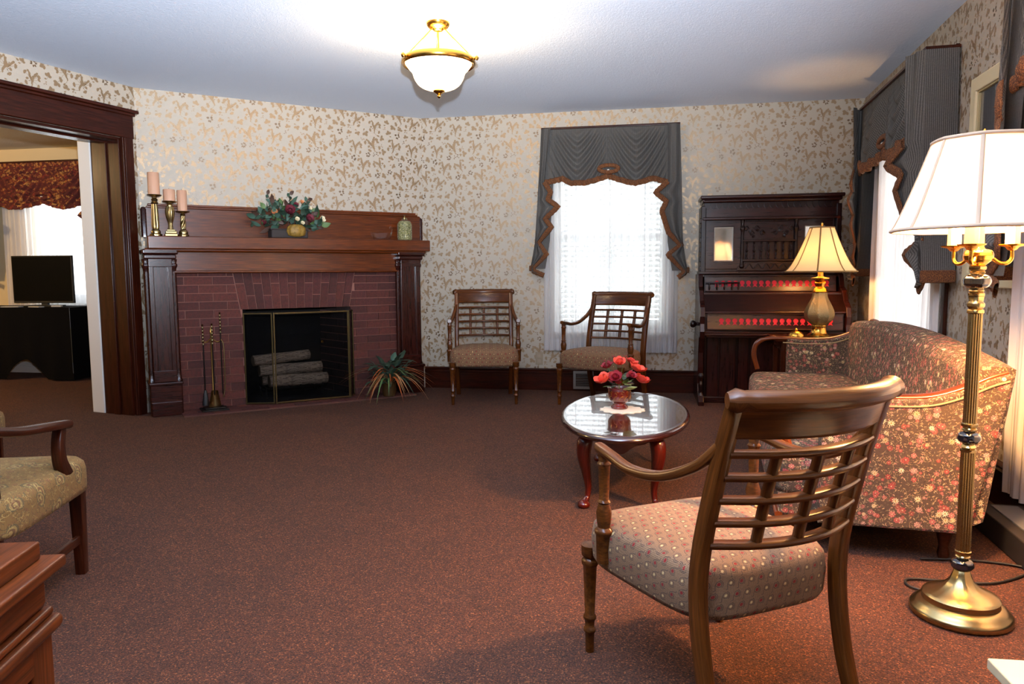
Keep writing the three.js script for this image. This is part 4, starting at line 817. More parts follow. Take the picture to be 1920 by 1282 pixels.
// ------------------------------------------------------------------ oval coffee table
{
  const o = thing('coffee_table', 'oval mahogany coffee table with cabriole legs and mirror-glossy top', 'table', [0.575, 0, -3.7], Math.PI - 0.198);
  const ov = (k) => (a) => [0.32 * k * Math.cos(a), 0.625 * k * Math.sin(a)];
  mk('table_top', pad(ov(1), [[0.93, 0.345], [0.985, 0.346], [1, 0.353], [1.002, 0.361], [0.99, 0.371], [0.965, 0.375], [0.945, 0.3735], [0.9, 0.3735], [0.5, 0.3735], [0.01, 0.3735]], 96), M.tableTop, o);
  const apron = sheet((u, v) => { const a = u * Math.PI * 2, c = 0.72 + 0.0 * v, dip = 0.05 + 0.028 * Math.cos(4 * a) + 0.01 * Math.cos(12 * a); return [0.32 * c * 1.02 * Math.cos(a), 0.348 - dip * v, 0.625 * c * Math.sin(a)]; }, 96, 3, (u, v) => [u * 2, v * 0.08]);
  mk('apron', apron, phys('#6b2418', 0.3, { map: grainMap, side: THREE.DoubleSide, clearcoat: 1, clearcoatRoughness: 0.08 }), o);
  for (const sx of [-1, 1]) for (const sz of [-1, 1]) {
    const d = [0.5 * sx, 0.86 * sz];
    const P = (r, y) => [sx * 0.15 + d[0] * r, y, sz * 0.4 + d[1] * r];
    const l = part('leg', o);
    mk('cabriole', sweep([P(-0.005, 0.348), P(0.03, 0.3), P(0.035, 0.24), P(0.015, 0.16), P(0.0, 0.09), P(0.008, 0.045), P(0.03, 0.022)], (t) => { const k = [0.06, 0.07, 0.062, 0.043, 0.03, 0.026, 0.034], i = Math.min(5, Math.floor(t * 6)), f = t * 6 - i, w = lerp(k[i], k[i + 1], f); return [w, w]; }, [d[0], 0, d[1]], 30, 14, 0.9), M.mahogany, l);
    mk('pad_foot', pad((a) => [0.03 * Math.cos(a), 0.034 * Math.sin(a)], [[0.6, 0], [0.85, 0.002], [1, 0.012], [0.9, 0.024], [0.5, 0.034], [0.01, 0.036]], 24).translate(P(0.035, 0)[0], 0, P(0.035, 0)[2]), M.mahogany, l);
  }
}
{
  const o = thing('doily', 'cream lace doily under the vase on the coffee table', 'doily', [0.565, 0.3738, -3.74], 0.1);
  const sc = []; for (let k = 0; k < 96; k++) { const a = k / 96 * 2 * Math.PI, r = 0.112 + 0.007 * Math.cos(a * 14); sc.push([r * Math.cos(a), r * 0.95 * Math.sin(a)]); }
  const holes = []; for (let k = 0; k < 14; k++) { const a = k / 14 * 2 * Math.PI, h = []; for (let q = 0; q < 8; q++) h.push([0.097 * Math.cos(a) + 0.006 * Math.cos(q * Math.PI / 4), 0.093 * Math.sin(a) + 0.006 * Math.sin(q * Math.PI / 4)]); holes.push(h.reverse()); }
  mk('lace', flat(extrude(sc, 0.002, 0, holes)).rotateX(-Math.PI / 2), std('#e6dfcf', 0.8), o);
}
{
  const o = thing('flower_vase', 'small dark red vase with gold decoration full of red flowers on the coffee table', 'vase', [0.555, 0.3762, -3.77], 0);
  mk('vase', lat(smoothProfile([[0.001, 0], [0.042, 0], [0.045, 0.008], [0.036, 0.018], [0.032, 0.026], [0.05, 0.045], [0.058, 0.07], [0.058, 0.095], [0.063, 0.108], [0.058, 0.11], [0.05, 0.095], [0.001, 0.09]], 4), 0, 0, 0, 40), phys('#5c1410', 0.2, { clearcoat: 1, clearcoatRoughness: 0.05 }), o);
  const gold = [];
  for (let k = 0; k < 12; k++) { const a = k * 0.5236, r = 0.0585, P = (da, y, dr = 0) => { const q = y < 0.06 ? 0.05 + (y - 0.045) * 0.4 : 0.058; return [Math.sin(a + da) * (q + 0.001 + dr), y, Math.cos(a + da) * (q + 0.001 + dr)]; }; gold.push(tube([P(-0.2, 0.05), P(-0.05, 0.066), P(0.15, 0.07), P(0.12, 0.084), P(-0.05, 0.084)], 0.0008, 12, 4), tube([P(0, 0.088), P(0.13, 0.096), P(0.26, 0.088)], 0.0007, 6, 4)); }
  mk('gold_scrolls', merge(gold), M.brass, o, 'gilt scroll decoration');
  for (let k = 0; k < 26; k++) { const a = rr(0, 6.28); sprout('leaf', LEAF, [G.deep, G.mid, G.pale, G.crimson][k % 4], o, [Math.sin(a) * 0.04, 0.105 + rr(0, 0.07), Math.cos(a) * 0.04], a, rr(0.3, 1.2), rr(0.55, 0.85)); }
  sprout('leaf', leafGeo(0.08, 0.04, 0.8), G.pale, o, [0.03, 0.1, 0.05], 0.4, 0.5, 1);
  for (const [x, y, z, r, m, p] of [[-0.085, 0.145, 0.05, 0.05, G.coral, 5], [-0.03, 0.165, 0.07, 0.045, G.crimson, 6], [-0.005, 0.235, 0.02, 0.042, G.coral, 6], [0.075, 0.2, 0.03, 0.045, G.coral, 5], [0.1, 0.14, 0.04, 0.048, G.red, 5], [0.06, 0.23, -0.02, 0.036, G.red, 5], [-0.06, 0.21, -0.01, 0.04, G.crimson, 6], [0.05, 0.175, 0.07, 0.03, G.crimson, 6], [0.11, 0.19, -0.02, 0.034, G.coral, 5]]) { const f = mk('bloom', p === 5 ? bloom(5, r * 1.2, 0.35 + 3 * Math.abs(x), 2) : bloom(p, r, 0.6, 2), m, o); f.position.set(x, y, z); f.rotation.set(0.5 + 4 * z, x * 9, -x * 7); }
  for (const [x, y] of [[-0.03, 0.27], [-0.075, 0.24], [0.02, 0.265]]) { mk('stem', tube([[0, 0.1, 0], [x * 0.5, y * 0.7, 0], [x, y, 0.01]], 0.0015, 8, 5), G.mid, o); for (let q = 0; q < 6; q++) { const b = mk('berry', lat([[0.0001, -0.005], [0.005, 0], [0.0001, 0.005]], 0, 0, 0, 8), G.crimson, o); b.position.set(x + rr(-0.015, 0.015), y + rr(-0.03, 0.012), 0.01 + rr(-0.01, 0.01)); } }
}

// ------------------------------------------------------------------ sofa: local x runs along it from the near to the far end, z to the back
{
  const o = thing('floral_sofa', 'long sofa in floral tapestry with carved wooden frame along the right wall', 'sofa', [1.145, 0, -2.707], 1.2974);
  const LEN = 2.5, crest = (x) => 0.715 + 0.055 * Math.pow(Math.sin(Math.PI * clamp(x / LEN, 0, 1)), 0.8);
  // seat
  const q = (v) => Math.sign(v) * Math.pow(Math.abs(v), 0.22);
  mk('seat', pad((a) => [1.18 * q(Math.cos(a)), 0.33 * q(Math.sin(a))], [[0.9, 0.2], [0.985, 0.205], [1, 0.23], [1, 0.33], [0.99, 0.37], [0.955, 0.392], [0.8, 0.405], [0.4, 0.412], [0.01, 0.414]], 96).translate(1.25, 0, 0.16), M.tapestry, o);
  mk('seat_rail', merge([bb(0.06, 2.44, 0.13, 0.21, -0.13, 0.52, 0.012, 'x')]), M.tapestry, o);
  mk('rail_moulding', sweep([[0.06, 0.135, -0.13], [1.25, 0.125, -0.135], [2.44, 0.135, -0.13]], [0.03, 0.02], [0, 1, 0], 10, 10, 0.8), M.sofaWood, o);
  // back: padded slab with a cambered top, leaning
  const bs = new THREE.Shape(); bs.moveTo(0.06, 0.2); bs.lineTo(2.44, 0.2); for (let k = 0; k <= 40; k++) { const x = 2.44 - k * 2.38 / 40; bs.lineTo(x, crest(x) - 0.02); }
  const bg = extrude(bs, 0.16, 0.04);
  { const p = bg.attributes.position; for (let i = 0; i < p.count; i++) p.setZ(i, p.getZ(i) + 0.42 + (p.getY(i) - 0.2) * 0.14 - (p.getZ(i) < 0.06 ? 0.03 * Math.sin(Math.PI * (p.getY(i) - 0.2) / 0.55) : 0)); bg.computeVertexNormals(); }
  mk('backrest', boxUV(bg, 'x'), M.tapestry, o);
  // arms
  const armTop = [[0.06, 0.612], [0.2, 0.606], [0.36, 0.612], [0.47, 0.645], [0.56, 0.69], [0.615, 0.71]];
  for (const [x0, front] of [[0, 0.02], [LEN - 0.09, 0.1]]) {
    const s = new THREE.Shape(); s.moveTo(front, 0.14); s.lineTo(0.5, 0.14); s.lineTo(0.62, 0.7);
    for (const [z, y] of armTop.slice().reverse()) if (z > front) s.lineTo(z, y - 0.008); s.lineTo(front, 0.604);
    const g = boxUV(extrude(s, 0.09, 0.012), 'x'); // x = depth of the sofa, y up, z = thickness
    const m = mk('arm', g.rotateY(-Math.PI / 2).translate(x0 + 0.09, 0, 0), M.tapestry, o);
    void m;
    const xr = x0 + 0.045;
    const rail = part('arm_rail', o);
    mk('rail', sweep([[xr, 0.4, -0.1], [xr, 0.5, -0.125], [xr, 0.575, -0.11], [xr, 0.612, -0.05], ...armTop.map(([z, y]) => [xr, y + 0.006, z])], (t) => [t < 0.3 ? 0.036 : 0.062, t < 0.3 ? 0.034 : 0.026], [0, 0.9, -0.45], 44, 12, 0.75), M.sofaWood, rail);
    mk('rail_carving', lat(smoothProfile([[0.001, 0], [0.018, 0.003], [0.02, 0.012], [0.001, 0.02]], 4), xr, 0.618, 0.0, 14), M.sofaWood, rail);
    const cord = []; for (let k = 0; k < armTop.length; k++) cord.push([x0 + (x0 ? -0.0 : 0.0), armTop[k][1] - 0.02, armTop[k][0]]);
    mk('gimp_braid', sweep(cord, [0.008, 0.008], [0, 1, 0], 30, 8, 1), std('#9c8358', 0.9), rail);
  }
  mk('crest_rail', sweep([0, 0.15, 0.4, 0.8, 1.25, 1.7, 2.1, 2.35, 2.5].map((x) => [clamp(x, 0.03, 2.47), crest(x) + 0.004, 0.6]), [0.05, 0.026], [0, 1, 0], 48, 12, 0.75), M.sofaWood, o);
  mk('crest_carving', lat(smoothProfile([[0.001, -0.02], [0.035, -0.01], [0.03, 0.012], [0.001, 0.022]], 4), 2.3, crest(2.3) + 0.012, 0.6, 14), M.sofaWood, o);
  for (const x of [0.1, 1.25, 2.4]) for (const z of x === 1.25 ? [-0.08] : [-0.08, 0.46]) mk('leg', lat([[0.001, 0], [0.016, 0], [0.022, 0.02], [0.016, 0.05], [0.026, 0.09], [0.03, 0.14]], x, 0, z, 16), M.armWood, o);
}

// ------------------------------------------------------------------ floor lamp
function panelShade(rb, rt, y0, y1, n, sag, flare) {   // bell shade of n panels with straight-edged hoops
  const ring = (t, a) => { const r = lerp(rb, rt, Math.pow(t, flare)); const seg = 2 * Math.PI / n, m = ((a % seg) + seg) % seg - seg / 2; return r * (Math.cos(seg / 2) / Math.cos(m) * (1 - sag) + sag); };
  return (u, v) => { const a = u * 2 * Math.PI, r = ring(v, a); return [r * Math.sin(a), lerp(y0, y1, v), r * Math.cos(a)]; };
}
const shadeCloth = (c, through = 0.014) => phys(c, 0.95, { transmission: through, thickness: 0, side: THREE.DoubleSide, specularIntensity: 0.1 });
function lampShade(parent, rb, rt, y0, y1, n, flare, cloth_, trimMat) {
  const f = panelShade(rb, rt, y0, y1, n, 0.45, flare), g = part('lamp_shade', parent);
  mk('shade_cloth', sheet(f, n * 6, 14, (u, v) => [u, v]), cloth_, g);
  for (let k = 0; k < n; k++) { const u = (k + 0.0) / n, pts = []; for (let q = 0; q <= 8; q++) { const p = f(u, q / 8); pts.push([p[0] * 1.004, p[1], p[2] * 1.004]); } mk('shade_rib', sweep(pts, [0.011, 0.004], [p0(pts)[0], 0, p0(pts)[2]], 12, 6, 1), trimMat, g); }
  for (const v of [0, 1]) { const pts = []; for (let q = 0; q < n * 6; q++) { const p = f(q / (n * 6), v); pts.push([p[0] * 1.004, p[1], p[2] * 1.004]); } mk('shade_trim', tube(pts, 0.0055, n * 12, 6, true), trimMat, g); }
  return g;
}
function p0(pts) { const d = Math.hypot(pts[0][0], pts[0][2]); return [pts[0][0] / d, 0, pts[0][2] / d]; }
{
  const X = 1.4, Z = -2.22, o = thing('floor_lamp', 'brass floor lamp with fluted pole and large white panelled shade', 'floor lamp', [X, 0, Z], 0.2);
  mk('base', lat([[0.001, 0], [0.136, 0], [0.143, 0.008], [0.143, 0.02], [0.138, 0.028], [0.134, 0.03], [0.13, 0.036], [0.118, 0.045], [0.108, 0.048], [0.106, 0.056], [0.108, 0.066], [0.102, 0.072], [0.098, 0.074], [0.084, 0.08], [0.07, 0.086], [0.05, 0.098], [0.034, 0.115], [0.026, 0.135], [0.022, 0.15], [0.018, 0.155]], 0, 0, 0, 64), M.antiqueBrass, o);
  const flutes = (r, y0, y1) => { const g = new THREE.CylinderGeometry(r, r, y1 - y0, 128, 1, true), p = g.attributes.position; for (let i = 0; i < p.count; i++) { const a = Math.atan2(p.getZ(i), p.getX(i)), f = 1 + 0.17 * Math.abs(Math.sin(8 * a)); p.setX(i, p.getX(i) * f); p.setZ(i, p.getZ(i) * f); } g.computeVertexNormals(); return flat(g.translate(0, (y0 + y1) / 2, 0)); };
  const knot = (y, k = 1) => { const g = part('knop', o); mk('onyx_ball', lat(smoothProfile([[0.012, -0.02], [0.026, -0.014], [0.033, 0], [0.026, 0.014], [0.012, 0.02]].map(([r, h]) => [r * k, h * k]), 5), 0, y, 0, 32), M.onyx, g, 'dark polished stone ball'); mk('collar', lat([[0.012, -0.046], [0.022, -0.044], [0.022, -0.036], [0.017, -0.033], [0.021, -0.029], [0.016, -0.02]], 0, y, 0, 28), M.antiqueBrass, g); mk('collar', lat([[0.016, 0.02], [0.021, 0.027], [0.017, 0.031], [0.023, 0.036], [0.023, 0.044], [0.016, 0.048]], 0, y, 0, 28), M.antiqueBrass, g); };
  knot(0.165, 1.0); knot(0.567, 1.0); knot(1.045, 1.15);
  mk('pole', merge([flutes(0.0175, 0.205, 0.525), flutes(0.0165, 0.61, 0.95)]), M.antiqueBrass, o);
  mk('pole_neck', lat([[0.016, 0.945], [0.023, 0.95], [0.023, 0.958], [0.018, 0.962], [0.024, 0.97], [0.024, 0.978], [0.019, 0.984], [0.021, 1.0]], 0, 0, 0, 28), M.antiqueBrass, o);
  mk('hub', lat(smoothProfile([[0.012, 1.085], [0.022, 1.095], [0.036, 1.108], [0.04, 1.122], [0.034, 1.136], [0.016, 1.142], [0.012, 1.16]], 5), 0, 0, 0, 32), M.brass, o);
  const wax = std('#f3e6cc', 0.6);
  for (let k = 0; k < 3; k++) {
    const a = k * 2.094 + 1.12, x = Math.sin(a), z = Math.cos(a), g = part('candle_arm', o);
    mk('arm', tube([[x * 0.035, 1.115, z * 0.035], [x * 0.055, 1.1, z * 0.055], [x * 0.075, 1.098, z * 0.075], [x * 0.088, 1.112, z * 0.088], [x * 0.088, 1.14, z * 0.088]], 0.0055, 20, 8), M.brass, g);
    mk('cup', lat([[0.006, 1.135], [0.012, 1.138], [0.018, 1.146], [0.036, 1.15], [0.038, 1.154], [0.012, 1.155]], x * 0.088, 0, z * 0.088, 24), M.brass, g);
    mk('candle_lamp_sleeve', lat([[0.001, 1.154], [0.019, 1.154], [0.019, 1.225], [0.001, 1.226]], x * 0.088, 0, z * 0.088, 20), wax, g);
  }
  mk('centre_lamp_sleeve', lat([[0.012, 1.15], [0.014, 1.152], [0.014, 1.24], [0.02, 1.245], [0.001, 1.25]], 0, 0, 0, 20), wax, o);
  mk('lamp_bulb', lat(smoothProfile([[0.012, 1.25], [0.022, 1.28], [0.034, 1.32], [0.03, 1.355], [0.001, 1.372]], 5), 0, 0, 0, 24), std('#fff4e0', 0.5, { emissive: '#ffdfa8', emissiveIntensity: 6 }), o);
  mk('harp', tube([[0.02, 1.25, 0], [0.055, 1.3, 0], [0.05, 1.4, 0], [0, 1.462, 0], [-0.05, 1.4, 0], [-0.055, 1.3, 0], [-0.02, 1.25, 0]], 0.0022, 40, 6), M.brass, o);
  mk('spider', merge([0, 1.047, 2.094].map((a) => bx(0.25, 0.004, 0.004, 0, 1.457, 0, 0.001).rotateY(a))), M.brass, o);
  mk('finial', lat(smoothProfile([[0.001, 1.462], [0.008, 1.466], [0.005, 1.474], [0.009, 1.482], [0.001, 1.494]], 4), 0, 0, 0, 14), M.brass, o);
  lampShade(o, 0.238, 0.135, 1.2, 1.462, 8, 0.85, shadeCloth('#f3e6cf'), std('#b9a28c', 0.9));
  const l = new THREE.PointLight('#ffbf78', 28, 0, 2); l.name = 'floor_lamp_light'; l.position.set(X, 1.315, Z); l.castShadow = true; l.shadow.radius = 2; scene.add(l);
  const cord = mk('lamp_cord', tube([[X + 0.0, 0.008, Z - 0.14], [X - 0.05, 0.007, Z - 0.2], [X - 0.02, 0.007, Z - 0.26], [X + 0.1, 0.007, Z - 0.24], [X + 0.25, 0.007, Z - 0.22], [X + 0.42, 0.007, Z - 0.3], [X + 0.44, 0.007, Z - 0.36], [X + 0.3, 0.007, Z - 0.42], [X + 0.12, 0.007, Z - 0.44]], 0.0045, 70, 6), M.black, scene);
  cord.userData = { label: 'dark lamp cord looping over the carpet behind the floor lamp', category: 'cord' };
}

// ------------------------------------------------------------------ end table and table lamp between sofa and organ
{
  const X = 2.3, Z = -5.5;
  const t = thing('end_table', 'wooden end table half hidden behind the far sofa arm, under the table lamp', 'table', [X, 0, Z], wBack.turn);
  mk('table_top', bx(0.62, 0.025, 0.4, -0.03, 0.575, 0, 0.008), M.armWood, t);
  mk('apron', merge([bx(0.5, 0.07, 0.02, -0.03, 0.527, 0.17), bx(0.5, 0.07, 0.02, -0.03, 0.527, -0.17), bx(0.02, 0.07, 0.34, -0.28, 0.527, 0), bx(0.02, 0.07, 0.34, 0.22, 0.527, 0)]), M.armWood, t);
  for (const x of [-0.28, 0.22]) for (const z of [-0.16, 0.16]) mk('leg', bx(0.035, 0.5, 0.035, x, 0.25, z), M.armWood, t);
  const o = thing('table_lamp', 'brass table lamp with faceted body and cream bell shade before the organ', 'table lamp', [X, 0.588, Z], 0.3);
  mk('foot', lat([[0.001, 0], [0.078, 0], [0.08, 0.014], [0.066, 0.022], [0.056, 0.032], [0.05, 0.07], [0.056, 0.08], [0.05, 0.088]], 0, 0, 0, 40), M.brass, o);
  const bodyF = (prof, n = 8) => sheet((u, v) => { const a = u * 2 * Math.PI, i = Math.min(prof.length - 2, Math.floor(v * (prof.length - 1))), f = v * (prof.length - 1) - i, seg = 2 * Math.PI / n, m = ((a % seg) + seg) % seg - seg / 2, r = lerp(prof[i][0], prof[i + 1][0], f) * (Math.cos(seg / 2) / Math.cos(m)) * (1 + 0.04 * Math.pow(Math.abs(m) / (seg / 2), 6)); return [r * Math.sin(a), lerp(prof[i][1], prof[i + 1][1], f), r * Math.cos(a)]; }, 64, 24, (u, v) => [u * 0.6, v * 0.3]);
  mk('body', bodyF(smoothProfile([[0.05, 0.088], [0.085, 0.12], [0.102, 0.16], [0.1, 0.19], [0.08, 0.24], [0.056, 0.29], [0.048, 0.33]], 4)), std('#8f825e', 0.38, { metalness: 0.75, bumpMap: plasterBump, bumpScale: 0.004 }), o, 'dull hammered metal body with ridged panels');
  mk('neck', lat([[0.048, 0.328], [0.056, 0.336], [0.05, 0.348], [0.042, 0.36], [0.03, 0.372], [0.034, 0.385], [0.042, 0.4], [0.034, 0.418], [0.026, 0.424], [0.064, 0.43], [0.066, 0.438], [0.03, 0.444], [0.02, 0.45], [0.018, 0.5]], 0, 0, 0, 36), M.brass, o);
  mk('lamp_bulb', lat(smoothProfile([[0.014, 0.5], [0.026, 0.53], [0.036, 0.58], [0.03, 0.62], [0.001, 0.64]], 4), 0, 0, 0, 20), std('#fff4e0', 0.5, { emissive: '#ffdfa8', emissiveIntensity: 5 }), o);
  mk('finial', lat(smoothProfile([[0.001, 0.81], [0.01, 0.815], [0.007, 0.825], [0.01, 0.835], [0.001, 0.85]], 4), 0, 0, 0, 12), M.brass, o);
  lampShade(o, 0.25, 0.085, 0.485, 0.808, 8, 0.72, shadeCloth('#f3d9a6', 0.085), std('#8f7142', 0.9));
  const l = new THREE.PointLight('#ffbf78', 2.4, 0, 2); l.name = 'table_lamp_light'; l.position.set(X, 0.588 + 0.58, Z); l.castShadow = true; l.shadow.radius = 2; scene.add(l);
  const b = thing('brass_bell', 'small shiny round brass ornament on the end table beside the table lamp', 'ornament', [X - 0.2, 0.588, Z + 0.08], 0);
  mk('dome', lat(smoothProfile([[0.055, 0], [0.056, 0.01], [0.045, 0.035], [0.02, 0.05], [0.001, 0.054]], 4), 0, 0, 0, 28), M.brass, b);
  mk('knob', lat([[0.008, 0.05], [0.012, 0.062], [0.001, 0.072]], 0, 0, 0, 12), M.brass, b);
}

// ------------------------------------------------------------------ parlour organ
{
  const o = thing('parlour_organ', 'dark carved parlour organ with red cloth frets, mirrors and spindle gallery', 'organ', wBack.at(3.05, 0, 0.03), wBack.turn);
  const W = 0.53;
  // upper case
  const up = part('upper_case', o);
  mk('back_panel', bb(-W, W, 1.05, 1.66, 0.0, 0.2, 0.004, 'y'), M.organ, up);
  for (const s of [-1, 1]) {
    mk('side_stile', merge([bb(s * W - 0.02, s * W + 0.02, 1.06, 1.62, 0, 0.29, 0.006, 'y'), ...[1.1, 1.18, 1.26, 1.34, 1.42, 1.5].map((y) => bx(0.018, 0.045, 0.05, s * (W + 0.02), y, 0.24, 0.006))]), M.organDark, up);
  }
  const cor = part('cornice', o);
  mk('crown', merge([bb(-W - 0.03, W + 0.03, 1.672, 1.7, 0, 0.34, 0.008, 'x'), bb(-W - 0.015, W + 0.015, 1.645, 1.674, 0, 0.32, 0.01, 'x'), bb(-W, W, 1.52, 1.65, 0, 0.275, 0.006, 'x'), bb(-W - 0.01, W + 0.01, 1.5, 1.525, 0, 0.3, 0.008, 'x')]), M.organ, cor);
  mk('crown_rail', sweep([[-W, 1.655, 0.31], [0, 1.655, 0.31], [W, 1.655, 0.31]], [0.028, 0.028], [0, 1, 0], 6, 12, 1), M.organ, cor);
  const drop = flat(extrude([[-0.021, 0.03], [0.021, 0.03], [0.021, 0.0], [0.012, -0.018], [0, -0.028], [-0.012, -0.018], [-0.021, 0]], 0.014));
  for (let k = 0; k < 22; k++) { const d = mk('scallop', drop, M.organDark, cor); d.position.set(-W + 0.03 + k * 0.0468, 1.618, 0.278); }
  // mirrors
  for (const s of [-1, 1]) {
    const m = part('mirror_panel', o), x = s * 0.36;
    mk('frame', flat(extrude(rect(x - 0.145, x + 0.145, 1.1, 1.5), 0.03, 0.004, [rect(x - 0.082, x + 0.082, 1.16, 1.452)])).translate(0, 0, 0.2), M.organ, m);
    mk('mirror_glass', bb(x - 0.09, x + 0.09, 1.155, 1.457, 0.198, 0.206, 0), M.mirror, m);
    mk('bevel', flat(extrude(rect(x - 0.084, x + 0.084, 1.158, 1.454), 0.006, 0, [rect(x - 0.07, x + 0.07, 1.172, 1.44)])).translate(0, 0, 0.207), phys('#e8e4dc', 0.05, { transmission: 0.6, thickness: 0 }), m);
    mk('column', lat(smoothProfile([[0.014, 1.1], [0.022, 1.12], [0.014, 1.15], [0.017, 1.25], [0.014, 1.4], [0.022, 1.43], [0.014, 1.46], [0.018, 1.5]], 4), s * 0.212, 0, 0.235, 14), M.organDark, m);
  }
  // centre: carved panel, spindle gallery, crest
  const mid = part('gallery', o);
  mk('carved_field', bb(-0.2, 0.2, 1.335, 1.49, 0.2, 0.215, 0.004, 'x'), M.organ, mid);
  const carving = [];
  for (const s of [-1, 1]) for (let k = 0; k < 4; k++) { const x = s * (0.03 + k * 0.042), y = 1.41 + (k % 2 ? 0.018 : -0.018); carving.push(tube([[x, y, 0.216], [x + s * 0.02, y + 0.024, 0.22], [x + s * 0.036, y + 0.004, 0.22], [x + s * 0.024, y - 0.014, 0.22], [x + s * 0.012, y + 0.002, 0.218]], 0.005, 14, 6)); carving.push(leafGeo(0.035, 0.012, 0.4).rotateZ(-s * (0.6 + k)).translate(x, y - 0.01, 0.218)); }
  mk('scroll_carving', merge(carving), M.organDark, mid);
  mk('gallery_rail', merge([bb(-0.21, 0.21, 1.322, 1.338, 0.19, 0.26, 0.004, 'x'), bb(-0.21, 0.21, 1.16, 1.178, 0.19, 0.26, 0.004, 'x')]), M.organ, mid);
  const sp = lat(smoothProfile([[0.005, 1.176], [0.009, 1.186], [0.004, 1.196], [0.008, 1.215], [0.005, 1.235], [0.011, 1.248], [0.005, 1.262], [0.008, 1.285], [0.004, 1.305], [0.009, 1.314], [0.005, 1.324]], 3), 0, 0, 0, 12);
  for (let k = 0; k < 7; k++) { const m = mk('spindle', sp, M.organDark, mid); m.position.set(-0.174 + k * 0.058, 0, 0.238); }
  mk('crest', flat(extrude([[-0.25, 1.085], [0.25, 1.085], [0.24, 1.12], [0.2, 1.13], [0.19, 1.155], [0.1, 1.15], [0.06, 1.158], [0, 1.162], [-0.06, 1.158], [-0.1, 1.15], [-0.19, 1.155], [-0.2, 1.13], [-0.24, 1.12]], 0.03, 0.004)).translate(0, 0, 0.21), M.organ, mid);
  for (let k = 0; k < 11; k++) { const m = mk('gouge', bx(0.008, 0.05, 0.01, 0, 0, 0, 0.003), M.organDark, mid); m.position.set(-0.17 + k * 0.034, 1.12, 0.244); m.rotation.z = k % 2 ? 0.6 : -0.6; }
  // music shelf and upper red fret
  mk('shelf', merge([bb(-W - 0.03, W + 0.03, 1.055, 1.08, 0, 0.33, 0.006, 'x'), bb(-W - 0.02, W + 0.02, 1.03, 1.056, 0, 0.3, 0.006, 'x')]), M.organ, o);
  const motif = () => { const s = new THREE.Shape(); s.absarc(0, 0.008, 0.0195, -1.1, Math.PI + 1.1, false); s.lineTo(-0.02, -0.03); s.lineTo(-0.004, -0.022); s.lineTo(0.004, -0.022); s.lineTo(0.02, -0.03); return s; };
  const red = flat(new THREE.ExtrudeGeometry(motif(), { depth: 0.004, bevelEnabled: false, curveSegments: 10 }));
  const fretPanel = (y, z, tilt, n, span, x0) => {
    const g = part('fret_panel', o); g.position.set(0, y, z); g.rotation.x = tilt;
    const hs = []; for (let k = 0; k < n; k++) { const x = x0 + k * span / (n - 1), h = []; for (let q = 0; q <= 12; q++) { const a = -1.1 + q * (Math.PI + 2.2) / 12; h.push([x + 0.0192 * Math.cos(a), 0.008 + 0.0192 * Math.sin(a)]); } h.push([x - 0.0195, -0.0295], [x - 0.004, -0.0218], [x + 0.004, -0.0218], [x + 0.0195, -0.0295]); hs.push(h.reverse()); }
    mk('fret_board', boxUV(extrude(rect(-W + 0.02, W - 0.02, -0.06, 0.06), 0.01, 0, hs), 'x'), M.organ, g);
    for (let k = 0; k < n; k++) { const m = mk('red_cloth', red, M.redCloth, g); m.position.set(x0 + k * span / (n - 1), 0, 0.003); }
    mk('board_back', bb(-W + 0.02, W - 0.02, -0.06, 0.06, -0.012, 0, 0), M.organDark, g);
    mk('bead', merge([bb(-W + 0.02, W - 0.02, 0.056, 0.066, 0, 0.018, 0.004, 'x'), bb(-W + 0.02, W - 0.02, -0.066, -0.056, 0, 0.018, 0.004, 'x')]), M.organ, g);
  };
  fretPanel(1.005 - 0.03, 0.33, -0.18, 18, 0.86, -0.42);
  mk('riser', bb(-W + 0.01, W - 0.01, 0.9, 1.05, 0, 0.31, 0.004, 'x'), M.organ, o);
  mk('bracket_rail', merge([sweep([[-W + 0.02, 0.985, 0.36], [-0.36, 0.985, 0.37], [-0.24, 0.985, 0.36]], [0.014, 0.014], [0, 1, 0], 8, 8, 1), ...[-0.48, -0.42, -0.36, -0.3, -0.25].map((x) => lat([[0.006, 0.93], [0.009, 0.945], [0.005, 0.96], [0.007, 0.985]], x, 0, 0.362, 8))]), M.organDark, o);
  // lid, keyboard case
  mk('ledge', bb(-W - 0.02, W + 0.02, 0.885, 0.91, 0, 0.43, 0.008, 'x'), M.organ, o);
  mk('fall_board', boxUV(extrude([[0, 0.74], [0.57, 0.74], [0.575, 0.76], [0.44, 0.89], [0, 0.89]], 2 * W).rotateY(-Math.PI / 2).translate(W, 0, 0), 'x'), M.organDark, o);
  mk('lid_edge', sweep([[-W, 0.752, 0.575], [0, 0.752, 0.575], [W, 0.752, 0.575]], [0.026, 0.022], [0, 1, 0], 6, 10, 0.8), M.organ, o);
  mk('lid_hinge', bx(0.09, 0.008, 0.02, 0.0, 0.765, 0.565, 0.002), M.iron, o);
  fretPanel(0.678, 0.575, -0.12, 17, 0.82, -0.4);
  mk('key_case', merge([bb(-W, W, 0.6, 0.745, 0, 0.56, 0.004, 'x'), bb(-W - 0.01, W + 0.01, 0.565, 0.585, 0, 0.605, 0.006, 'x'), bb(-W, W, 0.583, 0.602, 0, 0.59, 0.006, 'x'), bb(-W + 0.01, W - 0.01, 0.548, 0.567, 0, 0.58, 0.006, 'x')]), M.organ, o);
